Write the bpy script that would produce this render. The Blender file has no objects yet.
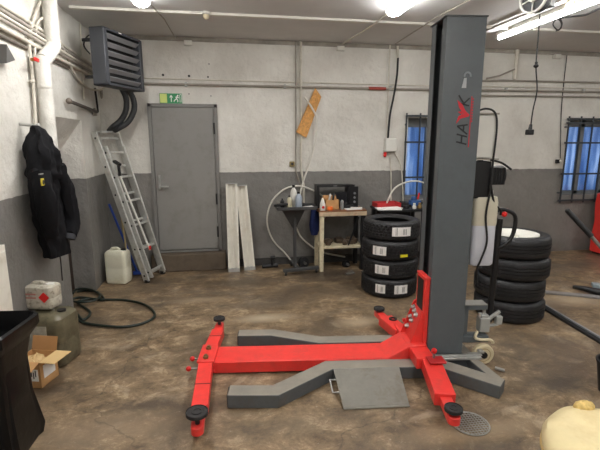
import bpy, bmesh, math, random
from mathutils import Vector, Matrix
random.seed(7)
R = math.radians
PI = math.pi
scene = bpy.context.scene
COL = scene.collection

# ------------------------------------------------------------------ camera measures
F = 430.0; PITCH = R(10.9); YAW = R(9.5); H = 1.75
WALLY = 6.05; WALLX = -1.6; CEIL = 3.08

def ray(px, py):
    x = (px-300)/F; y = (225-py)/F
    fx, fy = math.sin(YAW), math.cos(YAW)
    f = Vector((fx*math.cos(PITCH), fy*math.cos(PITCH), -math.sin(PITCH)))
    u = Vector((fx*math.sin(PITCH), fy*math.sin(PITCH), math.cos(PITCH)))
    r = Vector((math.cos(YAW), -math.sin(YAW), 0))
    return f + x*r + y*u
O = Vector((0, 0, H))
def on_y(px, py, Y=WALLY): d = ray(px, py); return O + d*(Y/d.y)
def on_x(px, py, X=WALLX): d = ray(px, py); return O + d*(X/d.x)
def on_z(px, py, z=0.0): d = ray(px, py); return O + d*((z-H)/d.z)

# ------------------------------------------------------------------ materials
def s2l(c):
    return tuple((v/255/12.92 if v/255 <= .04045 else ((v/255+.055)/1.055)**2.4) for v in c) + (1,)
_m = {}
def mat(name, col, rough=.5, metal=0, var=.0, scale=6, bump=0, bscale=40, spec=.5, dirt=None, dirt_amt=.5, dscale=5, emit=0, trans=0, alpha=1, sss=0, coat=0):
    if name in _m: return _m[name]
    m = bpy.data.materials.new(name); m.use_nodes = True
    nt = m.node_tree; N = nt.nodes; L = nt.links
    b = N['Principled BSDF']
    c = s2l(col)
    b.inputs['Base Color'].default_value = c
    b.inputs['Roughness'].default_value = rough
    b.inputs['Metallic'].default_value = metal
    b.inputs['Specular IOR Level'].default_value = spec
    b.inputs['Coat Weight'].default_value = coat
    if trans: b.inputs['Transmission Weight'].default_value = trans
    if sss:
        b.inputs['Subsurface Weight'].default_value = sss
        b.inputs['Subsurface Radius'].default_value = (.05, .05, .05)
    if emit:
        b.inputs['Emission Color'].default_value = c
        b.inputs['Emission Strength'].default_value = emit
    tc = N.new('ShaderNodeTexCoord')
    src = None
    if var or dirt:
        n = N.new('ShaderNodeTexNoise'); n.inputs['Scale'].default_value = scale
        n.inputs['Detail'].default_value = 6; n.inputs['Roughness'].default_value = .65
        L.new(tc.outputs['Object'], n.inputs['Vector'])
        r = N.new('ShaderNodeValToRGB')
        lo = tuple(max(0, v*(1-var)) for v in c[:3])+(1,); hi = tuple(min(1, v*(1+var)) for v in c[:3])+(1,)
        r.color_ramp.elements[0].position = .3; r.color_ramp.elements[0].color = lo
        r.color_ramp.elements[1].position = .7; r.color_ramp.elements[1].color = hi
        L.new(n.outputs['Fac'], r.inputs['Fac']); src = r.outputs['Color']
        if dirt:
            n2 = N.new('ShaderNodeTexNoise'); n2.inputs['Scale'].default_value = dscale
            n2.inputs['Detail'].default_value = 8; n2.inputs['Roughness'].default_value = .7
            L.new(tc.outputs['Object'], n2.inputs['Vector'])
            r2 = N.new('ShaderNodeValToRGB')
            r2.color_ramp.elements[0].position = .5; r2.color_ramp.elements[0].color = (0, 0, 0, 1)
            r2.color_ramp.elements[1].position = .72; r2.color_ramp.elements[1].color = (dirt_amt,)*3+(1,)
            L.new(n2.outputs['Fac'], r2.inputs['Fac'])
            mx = N.new('ShaderNodeMix'); mx.data_type = 'RGBA'
            L.new(r2.outputs['Color'], mx.inputs['Factor']); L.new(src, mx.inputs[6])
            mx.inputs[7].default_value = s2l(dirt); src = mx.outputs[2]
        L.new(src, b.inputs['Base Color'])
    if bump:
        n3 = N.new('ShaderNodeTexNoise'); n3.inputs['Scale'].default_value = bscale
        n3.inputs['Detail'].default_value = 5
        L.new(tc.outputs['Object'], n3.inputs['Vector'])
        bp = N.new('ShaderNodeBump'); bp.inputs['Strength'].default_value = bump; bp.inputs['Distance'].default_value = .01
        L.new(n3.outputs['Fac'], bp.inputs['Height']); L.new(bp.outputs['Normal'], b.inputs['Normal'])
    _m[name] = m
    return m

def tint_top(m, col, amt=.75):  # mixes a second colour into faces whose normal points up
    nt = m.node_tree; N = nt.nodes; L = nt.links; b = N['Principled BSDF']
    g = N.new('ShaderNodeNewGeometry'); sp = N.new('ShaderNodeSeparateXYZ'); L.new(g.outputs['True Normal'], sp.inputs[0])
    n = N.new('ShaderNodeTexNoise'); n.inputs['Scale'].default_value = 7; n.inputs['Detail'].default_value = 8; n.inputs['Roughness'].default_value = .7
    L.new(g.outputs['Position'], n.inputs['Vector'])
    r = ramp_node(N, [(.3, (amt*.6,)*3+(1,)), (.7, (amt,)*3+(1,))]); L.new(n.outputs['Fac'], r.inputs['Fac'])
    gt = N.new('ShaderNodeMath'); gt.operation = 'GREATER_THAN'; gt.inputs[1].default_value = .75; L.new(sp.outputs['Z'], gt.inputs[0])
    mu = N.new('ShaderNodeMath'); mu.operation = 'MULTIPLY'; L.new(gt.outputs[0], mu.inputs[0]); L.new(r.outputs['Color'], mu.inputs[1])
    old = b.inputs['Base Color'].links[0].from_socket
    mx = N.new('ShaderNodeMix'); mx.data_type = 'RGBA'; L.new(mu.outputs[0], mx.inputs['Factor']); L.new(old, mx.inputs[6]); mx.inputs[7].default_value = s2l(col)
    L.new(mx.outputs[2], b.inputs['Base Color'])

def ramp_node(N, stops):
    r = N.new('ShaderNodeValToRGB')
    els = r.color_ramp.elements
    while len(els) < len(stops): els.new(.5)
    for e, (p, c) in zip(els, stops): e.position = p; e.color = c
    return r

def noise(N, L, vec, scale, detail=8, rough=.6, dist=0):
    n = N.new('ShaderNodeTexNoise'); n.inputs['Scale'].default_value = scale; n.inputs['Detail'].default_value = detail
    n.inputs['Roughness'].default_value = rough; n.inputs['Distortion'].default_value = dist
    L.new(vec, n.inputs['Vector']); return n.outputs['Fac']

def mixc(N, L, fac, a, b, blend='MIX'):
    m = N.new('ShaderNodeMix'); m.data_type = 'RGBA'; m.blend_type = blend
    if isinstance(fac, (int, float)): m.inputs['Factor'].default_value = fac
    else: L.new(fac, m.inputs['Factor'])
    for i, s in ((6, a), (7, b)):
        if isinstance(s, tuple): m.inputs[i].default_value = s
        else: L.new(s, m.inputs[i])
    return m.outputs[2]

def wall_material():
    m = bpy.data.materials.new('painted_plaster_two_tone'); m.use_nodes = True
    nt = m.node_tree; N = nt.nodes; L = nt.links; b = N['Principled BSDF']
    g = N.new('ShaderNodeNewGeometry'); pos = g.outputs['Position']
    sep = N.new('ShaderNodeSeparateXYZ'); L.new(pos, sep.inputs[0])
    n1 = noise(N, L, pos, 1.3, 6, .6); n2 = noise(N, L, pos, 5, 8, .75)
    w = ramp_node(N, [(.3, s2l((196, 192, 183))), (.5, s2l((213, 210, 202))), (.7, s2l((228, 226, 219)))]); L.new(n1, w.inputs['Fac'])
    spots = ramp_node(N, [(.62, (0, 0, 0, 1)), (.75, (.35, .35, .35, 1))]); L.new(n2, spots.inputs['Fac'])
    white = mixc(N, L, spots.outputs['Color'], w.outputs['Color'], s2l((168, 160, 146)))
    gr = ramp_node(N, [(.3, s2l((112, 110, 106))), (.7, s2l((134, 131, 126)))]); L.new(n1, gr.inputs['Fac'])
    spots2 = ramp_node(N, [(.6, (0, 0, 0, 1)), (.78, (.6, .6, .6, 1))]); L.new(n2, spots2.inputs['Fac'])
    grey = mixc(N, L, spots2.outputs['Color'], gr.outputs['Color'], s2l((98, 92, 86)))
    # splash grime close to the floor
    mr = N.new('ShaderNodeMapRange'); mr.inputs['From Min'].default_value = .0; mr.inputs['From Max'].default_value = .22
    mr.inputs['To Min'].default_value = .75; mr.inputs['To Max'].default_value = 0; L.new(sep.outputs['Z'], mr.inputs['Value'])
    mm = N.new('ShaderNodeMath'); mm.operation = 'MULTIPLY'; L.new(mr.outputs[0], mm.inputs[0]); L.new(n2, mm.inputs[1])
    grey = mixc(N, L, mm.outputs[0], grey, s2l((62, 52, 42)))
    # paint line with a slightly wandering edge
    wig = noise(N, L, pos, 14, 2, .5)
    mu = N.new('ShaderNodeMath'); mu.operation = 'MULTIPLY_ADD'; mu.inputs[1].default_value = .02; L.new(wig, mu.inputs[0]); L.new(sep.outputs['Z'], mu.inputs[2])
    gt = N.new('ShaderNodeMath'); gt.operation = 'GREATER_THAN'; gt.inputs[1].default_value = 1.352; L.new(mu.outputs[0], gt.inputs[0])
    c = mixc(N, L, gt.outputs[0], grey, white)
    L.new(c, b.inputs['Base Color']); b.inputs['Roughness'].default_value = .55
    hb = noise(N, L, pos, 9, 8, .65); hb2 = noise(N, L, pos, 2.2, 3, .5)
    add = N.new('ShaderNodeMath'); add.operation = 'MULTIPLY_ADD'; add.inputs[1].default_value = 2.5; L.new(hb2, add.inputs[0]); L.new(hb, add.inputs[2])
    bp = N.new('ShaderNodeBump'); bp.inputs['Strength'].default_value = .6; bp.inputs['Distance'].default_value = .035
    L.new(add.outputs[0], bp.inputs['Height']); L.new(bp.outputs['Normal'], b.inputs['Normal'])
    return m

def floor_material():
    m = bpy.data.materials.new('stained_concrete'); m.use_nodes = True
    nt = m.node_tree; N = nt.nodes; L = nt.links; b = N['Principled BSDF']
    g = N.new('ShaderNodeNewGeometry'); pos = g.outputs['Position']
    mp = N.new('ShaderNodeMapping'); mp.inputs['Scale'].default_value = (1, 1.25, 1); mp.inputs['Location'].default_value = (3.1, 1.7, 0)
    L.new(pos, mp.inputs['Vector']); v = mp.outputs['Vector']
    n1 = noise(N, L, v, 1.1, 8, .62, .6); n2 = noise(N, L, v, 4.6, 12, .8, .35); n3 = noise(N, L, v, 18, 10, .8)
    base = ramp_node(N, [(.34, s2l((72, 57, 41))), (.45, s2l((110, 91, 68))), (.55, s2l((138, 117, 90))), (.66, s2l((184, 163, 132)))]); L.new(n2, base.inputs['Fac'])
    dk = ramp_node(N, [(.36, (.85, .85, .85, 1)), (.54, (0, 0, 0, 1))]); L.new(n1, dk.inputs['Fac'])
    c = mixc(N, L, dk.outputs['Color'], base.outputs['Color'], s2l((88, 76, 62)))
    n4 = noise(N, L, v, 2.3, 6, .6, 1.2)
    lt = ramp_node(N, [(.58, (0, 0, 0, 1)), (.72, (.55, .55, .55, 1))]); L.new(n4, lt.inputs['Fac'])
    c = mixc(N, L, lt.outputs['Color'], c, s2l((176, 160, 136)))
    sp = ramp_node(N, [(.58, (0, 0, 0, 1)), (.68, (.6, .6, .6, 1))]); L.new(n3, sp.inputs['Fac'])
    c = mixc(N, L, sp.outputs['Color'], c, s2l((64, 56, 48)))
    sp2 = ramp_node(N, [(.34, (.5, .5, .5, 1)), (.42, (0, 0, 0, 1))]); L.new(n3, sp2.inputs['Fac'])
    c = mixc(N, L, sp2.outputs['Color'], c, s2l((190, 178, 158)))
    # oil stains: soft discs
    def stain(x, y, rx, ry, colr, amt, c):
        s = N.new('ShaderNodeVectorMath'); s.operation = 'SUBTRACT'; L.new(pos, s.inputs[0]); s.inputs[1].default_value = (x, y, 0)
        d = N.new('ShaderNodeVectorMath'); d.operation = 'DIVIDE'; L.new(s.outputs[0], d.inputs[0]); d.inputs[1].default_value = (rx, ry, 1)
        ln = N.new('ShaderNodeVectorMath'); ln.operation = 'LENGTH'; L.new(d.outputs[0], ln.inputs[0])
        ad = N.new('ShaderNodeMath'); ad.operation = 'MULTIPLY_ADD'; ad.inputs[1].default_value = 1.6; L.new(n2, ad.inputs[0]); L.new(ln.outputs['Value'], ad.inputs[2])
        r = ramp_node(N, [(.0, (amt,)*3+(1,)), (.9, (0, 0, 0, 1))])
        mr = N.new('ShaderNodeMapRange'); mr.inputs['From Min'].default_value = .9; mr.inputs['From Max'].default_value = 2.0
        L.new(ad.outputs[0], mr.inputs['Value']); L.new(mr.outputs[0], r.inputs['Fac'])
        return mixc(N, L, r.outputs['Color'], c, s2l(colr))
    for (px, py, rx, ry, colr, amt) in [(560, 385, .32, .14, (64, 56, 48), .85), (520, 350, .3, .5, (84, 74, 62), .7), (145, 405, .35, .12, (78, 66, 54), .8),
                                   (520, 375, .25, .3, (96, 84, 70), .6), (330, 290, .7, .3, (96, 82, 66), .6), (250, 305, .6, .16, (104, 90, 74), .6), (120, 372, .4, .2, (92, 78, 62), .5),
                                   (60, 390, .18, .1, (60, 50, 42), .8), (560, 265, 1.6, .25, (92, 80, 70), .85), (240, 283, .8, .22, (84, 70, 56), .8), (150, 290, .5, .25, (100, 84, 66), .5),
                                   (300, 425, .5, .15, (100, 88, 72), .5), (590, 330, .3, .3, (112, 98, 82), .4), (180, 262, .6, .1, (70, 56, 42), .9), (330, 275, .8, .3, (64, 54, 46), .9)]:
        p = on_z(px, py); c = stain(p.x, p.y, rx, ry, colr, amt, c)
    for (px, py, rx, ry, colr, amt) in [(500, 300, .4, .2, (182, 160, 132), .7), (575, 300, .6, .22, (178, 158, 132), .7), (265, 318, .35, .12, (178, 164, 140), .7), (360, 322, .3, .15, (176, 158, 132), .6), (480, 430, .5, .1, (164, 144, 116), .6), (200, 300, .4, .1, (160, 142, 118), .6), (100, 430, .5, .2, (150, 130, 106), .5)]:
        p = on_z(px, py); c = stain(p.x, p.y, rx, ry, colr, amt, c)
    # the long thin cracks
    w = N.new('ShaderNodeTexVoronoi'); w.feature = 'DISTANCE_TO_EDGE'; w.inputs['Scale'].default_value = .32
    wob = N.new('ShaderNodeVectorMath'); wob.operation = 'MULTIPLY_ADD'
    nn = N.new('ShaderNodeTexNoise'); nn.inputs['Scale'].default_value = 3; nn.inputs['Detail'].default_value = 5; L.new(v, nn.inputs['Vector'])
    L.new(nn.outputs['Color'], wob.inputs[0]); wob.inputs[1].default_value = (.5, .5, 0); L.new(v, wob.inputs[2]); L.new(wob.outputs[0], w.inputs['Vector'])
    cr = ramp_node(N, [(.0, (.45, .45, .45, 1)), (.0035, (0, 0, 0, 1))]); L.new(w.outputs['Distance'], cr.inputs['Fac'])
    c = mixc(N, L, cr.outputs['Color'], c, s2l((58, 48, 38)))
    L.new(c, b.inputs['Base Color'])
    rr = ramp_node(N, [(.35, (.3, .3, .3, 1)), (.6, (.62, .62, .62, 1))]); L.new(n1, rr.inputs['Fac']); L.new(rr.outputs['Color'], b.inputs['Roughness'])
    bp = N.new('ShaderNodeBump'); bp.inputs['Strength'].default_value = .25; bp.inputs['Distance'].default_value = .01
    L.new(n3, bp.inputs['Height']); L.new(bp.outputs['Normal'], b.inputs['Normal'])
    return m

def rubber_material(name, blocks):
    m = bpy.data.materials.new(name); m.use_nodes = True
    nt = m.node_tree; N = nt.nodes; L = nt.links; b = N['Principled BSDF']
    b.inputs['Base Color'].default_value = s2l((32, 32, 34)); b.inputs['Roughness'].default_value = .5
    tc = N.new('ShaderNodeTexCoord'); sep = N.new('ShaderNodeSeparateXYZ'); L.new(tc.outputs['Object'], sep.inputs[0])
    at = N.new('ShaderNodeMath'); at.operation = 'ARCTAN2'; L.new(sep.outputs['Y'], at.inputs[0]); L.new(sep.outputs['X'], at.inputs[1])
    cb = N.new('ShaderNodeCombineXYZ')
    sc = N.new('ShaderNodeMath'); sc.operation = 'MULTIPLY'; sc.inputs[1].default_value = blocks/(2*PI); L.new(at.outputs[0], sc.inputs[0])
    zs = N.new('ShaderNodeMath'); zs.operation = 'MULTIPLY'; zs.inputs[1].default_value = 22; L.new(sep.outputs['Z'], zs.inputs[0])
    L.new(sc.outputs[0], cb.inputs['X']); L.new(zs.outputs[0], cb.inputs['Y'])
    w = N.new('ShaderNodeTexBrick'); w.inputs['Scale'].default_value = 1; w.inputs['Mortar Size'].default_value = .1; w.inputs['Brick Width'].default_value = 1; w.inputs['Row Height'].default_value = 1
    w.inputs['Color1'].default_value = (1, 1, 1, 1); w.inputs['Color2'].default_value = (.8, .8, .8, 1); w.inputs['Mortar'].default_value = (0, 0, 0, 1)
    L.new(cb.outputs[0], w.inputs['Vector'])
    bp = N.new('ShaderNodeBump'); bp.inputs['Strength'].default_value = 1.0; bp.inputs['Distance'].default_value = .02
    L.new(w.outputs['Color'], bp.inputs['Height']); L.new(bp.outputs['Normal'], b.inputs['Normal'])
    return m

WALL = wall_material(); FLOOR = floor_material()
CEILM = mat('ceiling_panel', (214, 213, 212), .7, var=.06, scale=2, bump=.1, bscale=20)
STRIPW = mat('white_batten', (222, 219, 210), .5)
RED = mat('lift_red_paint', (228, 58, 52), .36, var=.08, scale=9, dirt=(186, 74, 62), dirt_amt=.5, dscale=14, bump=.05, bscale=30)
GREY = mat('lift_grey_paint', (87, 93, 96), .42, var=.06, scale=6, dirt=(76, 79, 80), dirt_amt=.4, dscale=9)
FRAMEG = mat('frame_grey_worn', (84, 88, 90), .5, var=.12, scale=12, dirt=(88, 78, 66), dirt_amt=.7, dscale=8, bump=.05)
tint_top(FRAMEG, (152, 144, 130), .85)
FRAMED = mat('frame_side_grey', (74, 78, 80), .5, var=.1, scale=12)
DARK = mat('black_paint', (24, 24, 26), .5)
BLK = mat('black_plastic', (22, 22, 24), .42)
RUB = mat('pad_rubber', (38, 36, 36), .75, var=.2, scale=30, bump=.3, bscale=60)
STEEL = mat('worn_steel', (150, 148, 144), .38, metal=.8, var=.15, scale=20)
ALU = mat('aluminium', (205, 205, 200), .4, metal=.55, var=.1, scale=15, dirt=(120, 112, 96), dirt_amt=.4, dscale=12)
ZINC = mat('zinc_plate', (176, 176, 172), .4, metal=.6, var=.15, scale=18)
DOORG = mat('door_grey', (134, 132, 128), .5, var=.04, scale=3, dirt=(98, 92, 84), dirt_amt=.4, dscale=4)
DOORF = mat('door_frame_grey', (122, 120, 117), .5, var=.05)
CONC = mat('concrete_step', (96, 84, 70), .8, var=.25, scale=8, dirt=(60, 48, 36), dirt_amt=.8, dscale=4, bump=.4)
PIPEW = mat('pipe_white_paint', (205, 199, 186), .5, var=.08, scale=8, dirt=(140, 128, 110), dirt_amt=.5, dscale=7)
PIPEG = mat('pipe_grey', (150, 144, 134), .5, var=.15, scale=10)
PLW = mat('white_plastic', (218, 216, 208), .45, var=.04, scale=8)
CREAM = mat('cream_paint', (214, 203, 172), .5, var=.1, scale=10, dirt=(140, 110, 70), dirt_amt=.6, dscale=9)
WOOD = mat('worn_wood', (128, 84, 54), .6, var=.3, scale=12)
CARD = mat('cardboard', (196, 150, 98), .8, var=.08, scale=10, dirt=(128, 92, 60), dirt_amt=.4, dscale=10)
CARDD = mat('cardboard_inside', (172, 128, 82), .85, var=.1)
PAPER = mat('paper_label', (244, 242, 238), .5)
INK = mat('ink_black', (30, 30, 30), .6)
YEL = mat('yellow_label', (232, 220, 40), .5)
REDP = mat('red_plastic', (214, 32, 30), .4)
BLUEP = mat('blue_plastic', (30, 66, 150), .5)
BLUEC = mat('blue_cloth', (28, 44, 96), .85, var=.2)
ORANGE = mat('orange_plastic', (238, 110, 34), .5, var=.2)
GREENS = mat('sign_green', (40, 140, 84), .5)
LIMES = mat('sign_pale', (216, 230, 130), .5)
CLOTH = mat('jacket_black', (11, 11, 15), .85, spec=.25, var=.25, scale=9, bump=.2, bscale=14)
CLOTHG = mat('jacket_grey_trim', (60, 62, 66), .85)
JERRY = mat('jerrycan_translucent', (222, 219, 198), .4, var=.06, scale=6, dirt=(168, 160, 122), dirt_amt=.5, dscale=5, sss=.15)
OILCAN = mat('oil_canister', (98, 92, 72), .42, var=.3, scale=12, dirt=(44, 38, 26), dirt_amt=.95, dscale=11)
OILTOP = mat('dirty_can', (188, 182, 166), .5, var=.12, scale=9, dirt=(84, 70, 52), dirt_amt=.95, dscale=26)
BAG = mat('bin_bag_black', (9, 9, 10), .38, bump=.6, bscale=7, spec=.35)
HOSEG = mat('hose_dark_green', (30, 40, 34), .45)
HOSEW = mat('hose_white', (214, 210, 200), .5)
HOSED = mat('hose_dark_grey', (52, 54, 56), .6)
CABLE = mat('cable_black', (20, 20, 20), .6)
OSBM = mat('chipboard_strands', (206, 152, 86), .75, var=.35, scale=26, dirt=(150, 96, 44), dirt_amt=.7, dscale=40)
HEATER = mat('heater_grey', (60, 62, 67), .5, var=.05)
HEATV = mat('heater_vane', (134, 134, 136), .45)
TANK = mat('tank_white', (206, 200, 180), .4, var=.04, sss=.1)
TANKB = mat('tank_fluid', (206, 208, 216), .35, var=.04, sss=.1)
CREAMV = mat('cream_vinyl', (222, 205, 158), .55, var=.08, scale=5, dirt=(190, 160, 104), dirt_amt=.4, dscale=6)
SPONGE = mat('yellow_sponge', (208, 180, 112), .9, var=.3, scale=40, bump=.6, bscale=60)
WHITEB = mat('white_board', (230, 226, 214), .5, var=.05, scale=4, dirt=(188, 178, 156), dirt_amt=.5, dscale=6)
WINF = mat('window_frame_grey', (120, 124, 126), .55, var=.1)
BARM = mat('grille_bars', (52, 58, 62), .5)
TYREA = rubber_material('tyre_rubber_blocks', 70); TYREB = rubber_material('tyre_rubber_worn', 26)
RIMW = mat('rim_white', (226, 224, 214), .5)
TUBE = mat('fluorescent_glow', (252, 251, 249), .4, emit=43)
BULB = mat('bulb_glow', (255, 236, 190), .4, emit=6)
RAMPM = mat('ramp_plate', (120, 117, 108), .55, metal=.2, var=.1, scale=14, dirt=(92, 82, 66), dirt_amt=.6, dscale=8, bump=.08)
CREAMW = mat('wheel_cream', (206, 192, 158), .5, var=.1)

# ------------------------------------------------------------------ mesh builder
class MB:
    def __init__(s): s.bm = bmesh.new()
    def box(s, c, size, rot=None, rz=0):
        M = Matrix.Translation(Vector(c)) @ ((rot.to_4x4() if rot else Matrix.Rotation(rz, 4, 'Z'))) @ Matrix.Diagonal((size[0], size[1], size[2], 1))
        bmesh.ops.create_cube(s.bm, size=1, matrix=M); return s
    def bar(s, a, b, w, h, up=(0, 0, 1)):
        a = Vector(a); b = Vector(b); d = b-a; L = d.length; x = d.normalized()
        z = Vector(up); z = (z-x*z.dot(x))
        if z.length < 1e-4: z = Vector((0, 1, 0)); z = z-x*z.dot(x)
        z.normalize(); y = z.cross(x)
        Rm = Matrix((x, y, z)).transposed()
        return s.box((a+b)/2, (L, w, h), rot=Rm)
    def cyl(s, a, b, r, r2=None, n=20, caps=True):
        a = Vector(a); b = Vector(b); d = b-a
        q = Vector((0, 0, 1)).rotation_difference(d.normalized())
        M = Matrix.Translation((a+b)/2) @ q.to_matrix().to_4x4()
        bmesh.ops.create_cone(s.bm, cap_ends=caps, segments=n, radius1=r, radius2=r if r2 is None else r2, depth=d.length, matrix=M); return s
    def prism(s, pts, z0, z1, M=None):
        M = M or Matrix.Identity(4)
        lo = [s.bm.verts.new(M @ Vector((p[0], p[1], z0))) for p in pts]; hi = [s.bm.verts.new(M @ Vector((p[0], p[1], z1))) for p in pts]
        n = len(pts)
        s.bm.faces.new(lo[::-1]); s.bm.faces.new(hi)
        for i in range(n): s.bm.faces.new((lo[i], lo[(i+1) % n], hi[(i+1) % n], hi[i]))
        return s
    def hexa(s, lo, hi):
        a = [s.bm.verts.new(Vector(p)) for p in lo]; b = [s.bm.verts.new(Vector(p)) for p in hi]; n = len(lo)
        s.bm.faces.new(a[::-1]); s.bm.faces.new(b)
        for i in range(n): s.bm.faces.new((a[i], a[(i+1) % n], b[(i+1) % n], b[i]))
        return s
    def loft(s, rings, cap=True, closed=False):
        vs = [[s.bm.verts.new(Vector(p)) for p in r] for r in rings]; n = len(rings[0])
        rng = range(len(vs)) if closed else range(len(vs)-1)
        for k in rng:
            A = vs[k]; B = vs[(k+1) % len(vs)]
            for i in range(n): s.bm.faces.new((A[i], A[(i+1) % n], B[(i+1) % n], B[i]))
        if cap and not closed:
            s.bm.faces.new(vs[0][::-1]); s.bm.faces.new(vs[-1])
        return s
    def lathe(s, prof, c=(0, 0, 0), n=48, M=None, cap=False, closed=False):
        M = M or Matrix.Identity(4)
        rings = [[M @ (Vector(c)+Vector((r*math.cos(2*PI*i/n), r*math.sin(2*PI*i/n), z))) for i in range(n)] for r, z in prof]
        return s.loft(rings, cap=cap, closed=closed)
    def tube(s, pts, r, n=10, smooth=4, closed=False, radii=None):
        P = [Vector(p) for p in pts]
        if smooth and len(P) > 2:
            Q = []; m = len(P)
            for i in range(m if closed else m-1):
                p0 = P[(i-1) % m] if (closed or i > 0) else P[0]; p1 = P[i]; p2 = P[(i+1) % m]; p3 = P[(i+2) % m] if (closed or i < m-2) else P[-1]
                for k in range(smooth):
                    t = k/smooth
                    Q.append(.5*((2*p1)+(-p0+p2)*t+(2*p0-5*p1+4*p2-p3)*t*t+(-p0+3*p1-3*p2+p3)*t**3))
            if not closed: Q.append(P[-1])
            P = Q
        rings = []; m = len(P); prev = None
        for i in range(m):
            a = P[(i-1) % m] if (closed or i > 0) else P[i]; b = P[(i+1) % m] if (closed or i < m-1) else P[i]
            t = (b-a).normalized()
            if prev is None:
                nrm = t.orthogonal().normalized()
            else:
                nrm = (prev-t*prev.dot(t)).normalized()
            prev = nrm; bn = t.cross(nrm)
            rr = r if radii is None else radii[0]+(radii[1]-radii[0])*i/(m-1)
            rings.append([P[i]+rr*(math.cos(2*PI*k/n)*nrm+math.sin(2*PI*k/n)*bn) for k in range(n)])
        return s.loft(rings, cap=not closed, closed=closed)
    def sphere(s, c, r, sc=(1, 1, 1), n=20):
        bmesh.ops.create_uvsphere(s.bm, u_segments=n, v_segments=max(8, n//2), radius=1, matrix=Matrix.Translation(Vector(c)) @ Matrix.Diagonal((r*sc[0], r*sc[1], r*sc[2], 1))); return s
    def build(s, name, m, parent=None, bevel=0, seg=2, smooth=True, origin=None):
        bmesh.ops.recalc_face_normals(s.bm, faces=s.bm.faces)
        me = bpy.data.meshes.new(name)
        if origin is None:
            vs = [v.co for v in s.bm.verts]
            o0 = Vector((sum(v.x for v in vs)/len(vs), sum(v.y for v in vs)/len(vs), min(v.z for v in vs)))
        else: o0 = Vector(origin)
        if parent is not None and origin is None: o0 = Vector((0, 0, 0))
        bmesh.ops.translate(s.bm, verts=s.bm.verts, vec=-o0)
        for f in s.bm.faces: f.smooth = smooth
        s.bm.to_mesh(me); s.bm.free()
        me.materials.append(m)
        o = bpy.data.objects.new(name, me); COL.objects.link(o); o.location = o0
        if parent is not None: o.parent = parent
        if bevel:
            b = o.modifiers.new('bevel', 'BEVEL'); b.width = bevel; b.segments = seg; b.limit_method = 'ANGLE'; b.angle_limit = R(40)
            b.harden_normals = False
        if smooth:
            try:
                me.set_sharp_from_angle(angle=R(38))
            except Exception: pass
        return o

def tag(o, label, cat, group=None, kind=None):
    o['label'] = label; o['category'] = cat
    if group: o['group'] = group
    if kind: o['kind'] = kind
    return o
def empty(name, loc, rz=0, label=None, cat=None, group=None):
    o = bpy.data.objects.new(name, None); COL.objects.link(o); o.location = loc; o.rotation_euler = (0, 0, rz); o.empty_display_size = .1
    if label: tag(o, label, cat, group)
    return o
def struct(o): o['kind'] = 'structure'; return o

# ------------------------------------------------------------------ room shell
XR = 9.0; YB = -2.5
struct(MB().box(((XR+WALLX)/2-1, (WALLY+YB)/2, -.1), (XR-WALLX+2.6, WALLY-YB+.6, .2)).build('floor', FLOOR, smooth=False))
struct(MB().box(((XR+WALLX)/2-1, (WALLY+YB)/2, CEIL+.1), (XR-WALLX+2.6, WALLY-YB+.6, .2)).build('ceiling', CEILM, smooth=False))
# back wall with two window openings
def opening(px0, py0, px1, py1):
    a = on_y(px0, py0); b = on_y(px1, py1); return a.x, b.x, b.z, a.z
W1 = (2.60, 3.42, .90, 2.10)
W2 = (5.22, 6.55, .92, 2.12)
mb = MB(); T = .35
def wb(x0, x1, z0, z1): mb.box(((x0+x1)/2, WALLY+T/2, (z0+z1)/2), (x1-x0, T, z1-z0))
wb(WALLX-.4, W1[0], 0, CEIL); wb(W1[1], W2[0], 0, CEIL); wb(W2[1], XR+.3, 0, CEIL)
for W in (W1, W2): wb(W[0], W[1], 0, W[2]); wb(W[0], W[1], W[3], CEIL)
bmesh.ops.remove_doubles(mb.bm, verts=mb.bm.verts, dist=1e-4)
struct(mb.build('wall_back', WALL, smooth=False))
# left wall with a deep doorway whose soffit slopes down inwards
Y0, Y1, ZT = 4.50, 5.27, 2.02
mb = MB(); TW = 1.0
mb.box((WALLX-.15, (YB+Y0)/2, CEIL/2), (.3, Y0-YB, CEIL))
mb.box((WALLX-.15, (Y1+WALLY)/2, CEIL/2), (.3, WALLY-Y1, CEIL))
mb.box((WALLX-.15, (Y0+Y1)/2, (ZT+CEIL)/2), (.3, Y1-Y0, CEIL-ZT))
# sloping soffit slab and far jamb continuing inwards
mb.hexa([(WALLX-.001, Y0-.001, ZT-.03), (WALLX-.001, Y1+.001, ZT-.03), (WALLX-.24, Y1+.001, ZT-.36), (WALLX-.24, Y0-.001, ZT-.36)],
        [(WALLX-.001, Y0-.001, ZT+.2), (WALLX-.001, Y1+.001, ZT+.2), (WALLX-.24, Y1+.001, ZT+.2), (WALLX-.24, Y0-.001, ZT+.2)])
struct(mb.build('wall_left', WALL, smooth=False))
struct(MB().box((XR+.1, (WALLY+YB)/2, CEIL/2), (.2, WALLY-YB+.6, CEIL)).build('wall_right', WALL, smooth=False))
struct(MB().box(((XR+WALLX)/2, YB-.1, CEIL/2), (XR-WALLX+.8, .2, CEIL)).build('wall_front', WALL, smooth=False))
# dark panel added to stand for the deep darkness inside the passage
DBROWN = mat('passage_darkness', (44, 32, 24), .6, var=.2)
d2 = struct(MB().box((WALLX-.26, (Y0+Y1)/2, .83), (.035, Y1-Y0+.1, 1.66)).build('dark_end_panel', DBROWN, bevel=.004))
MB().cyl((.02, -.33, 1.0), (.07, -.33, 1.0), .01).bar((.065, -.33, 1.0), (.065, -.22, 1.0), .016, .016).build('door_handle', ZINC, d2)  # handle on the added dark panel
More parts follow.
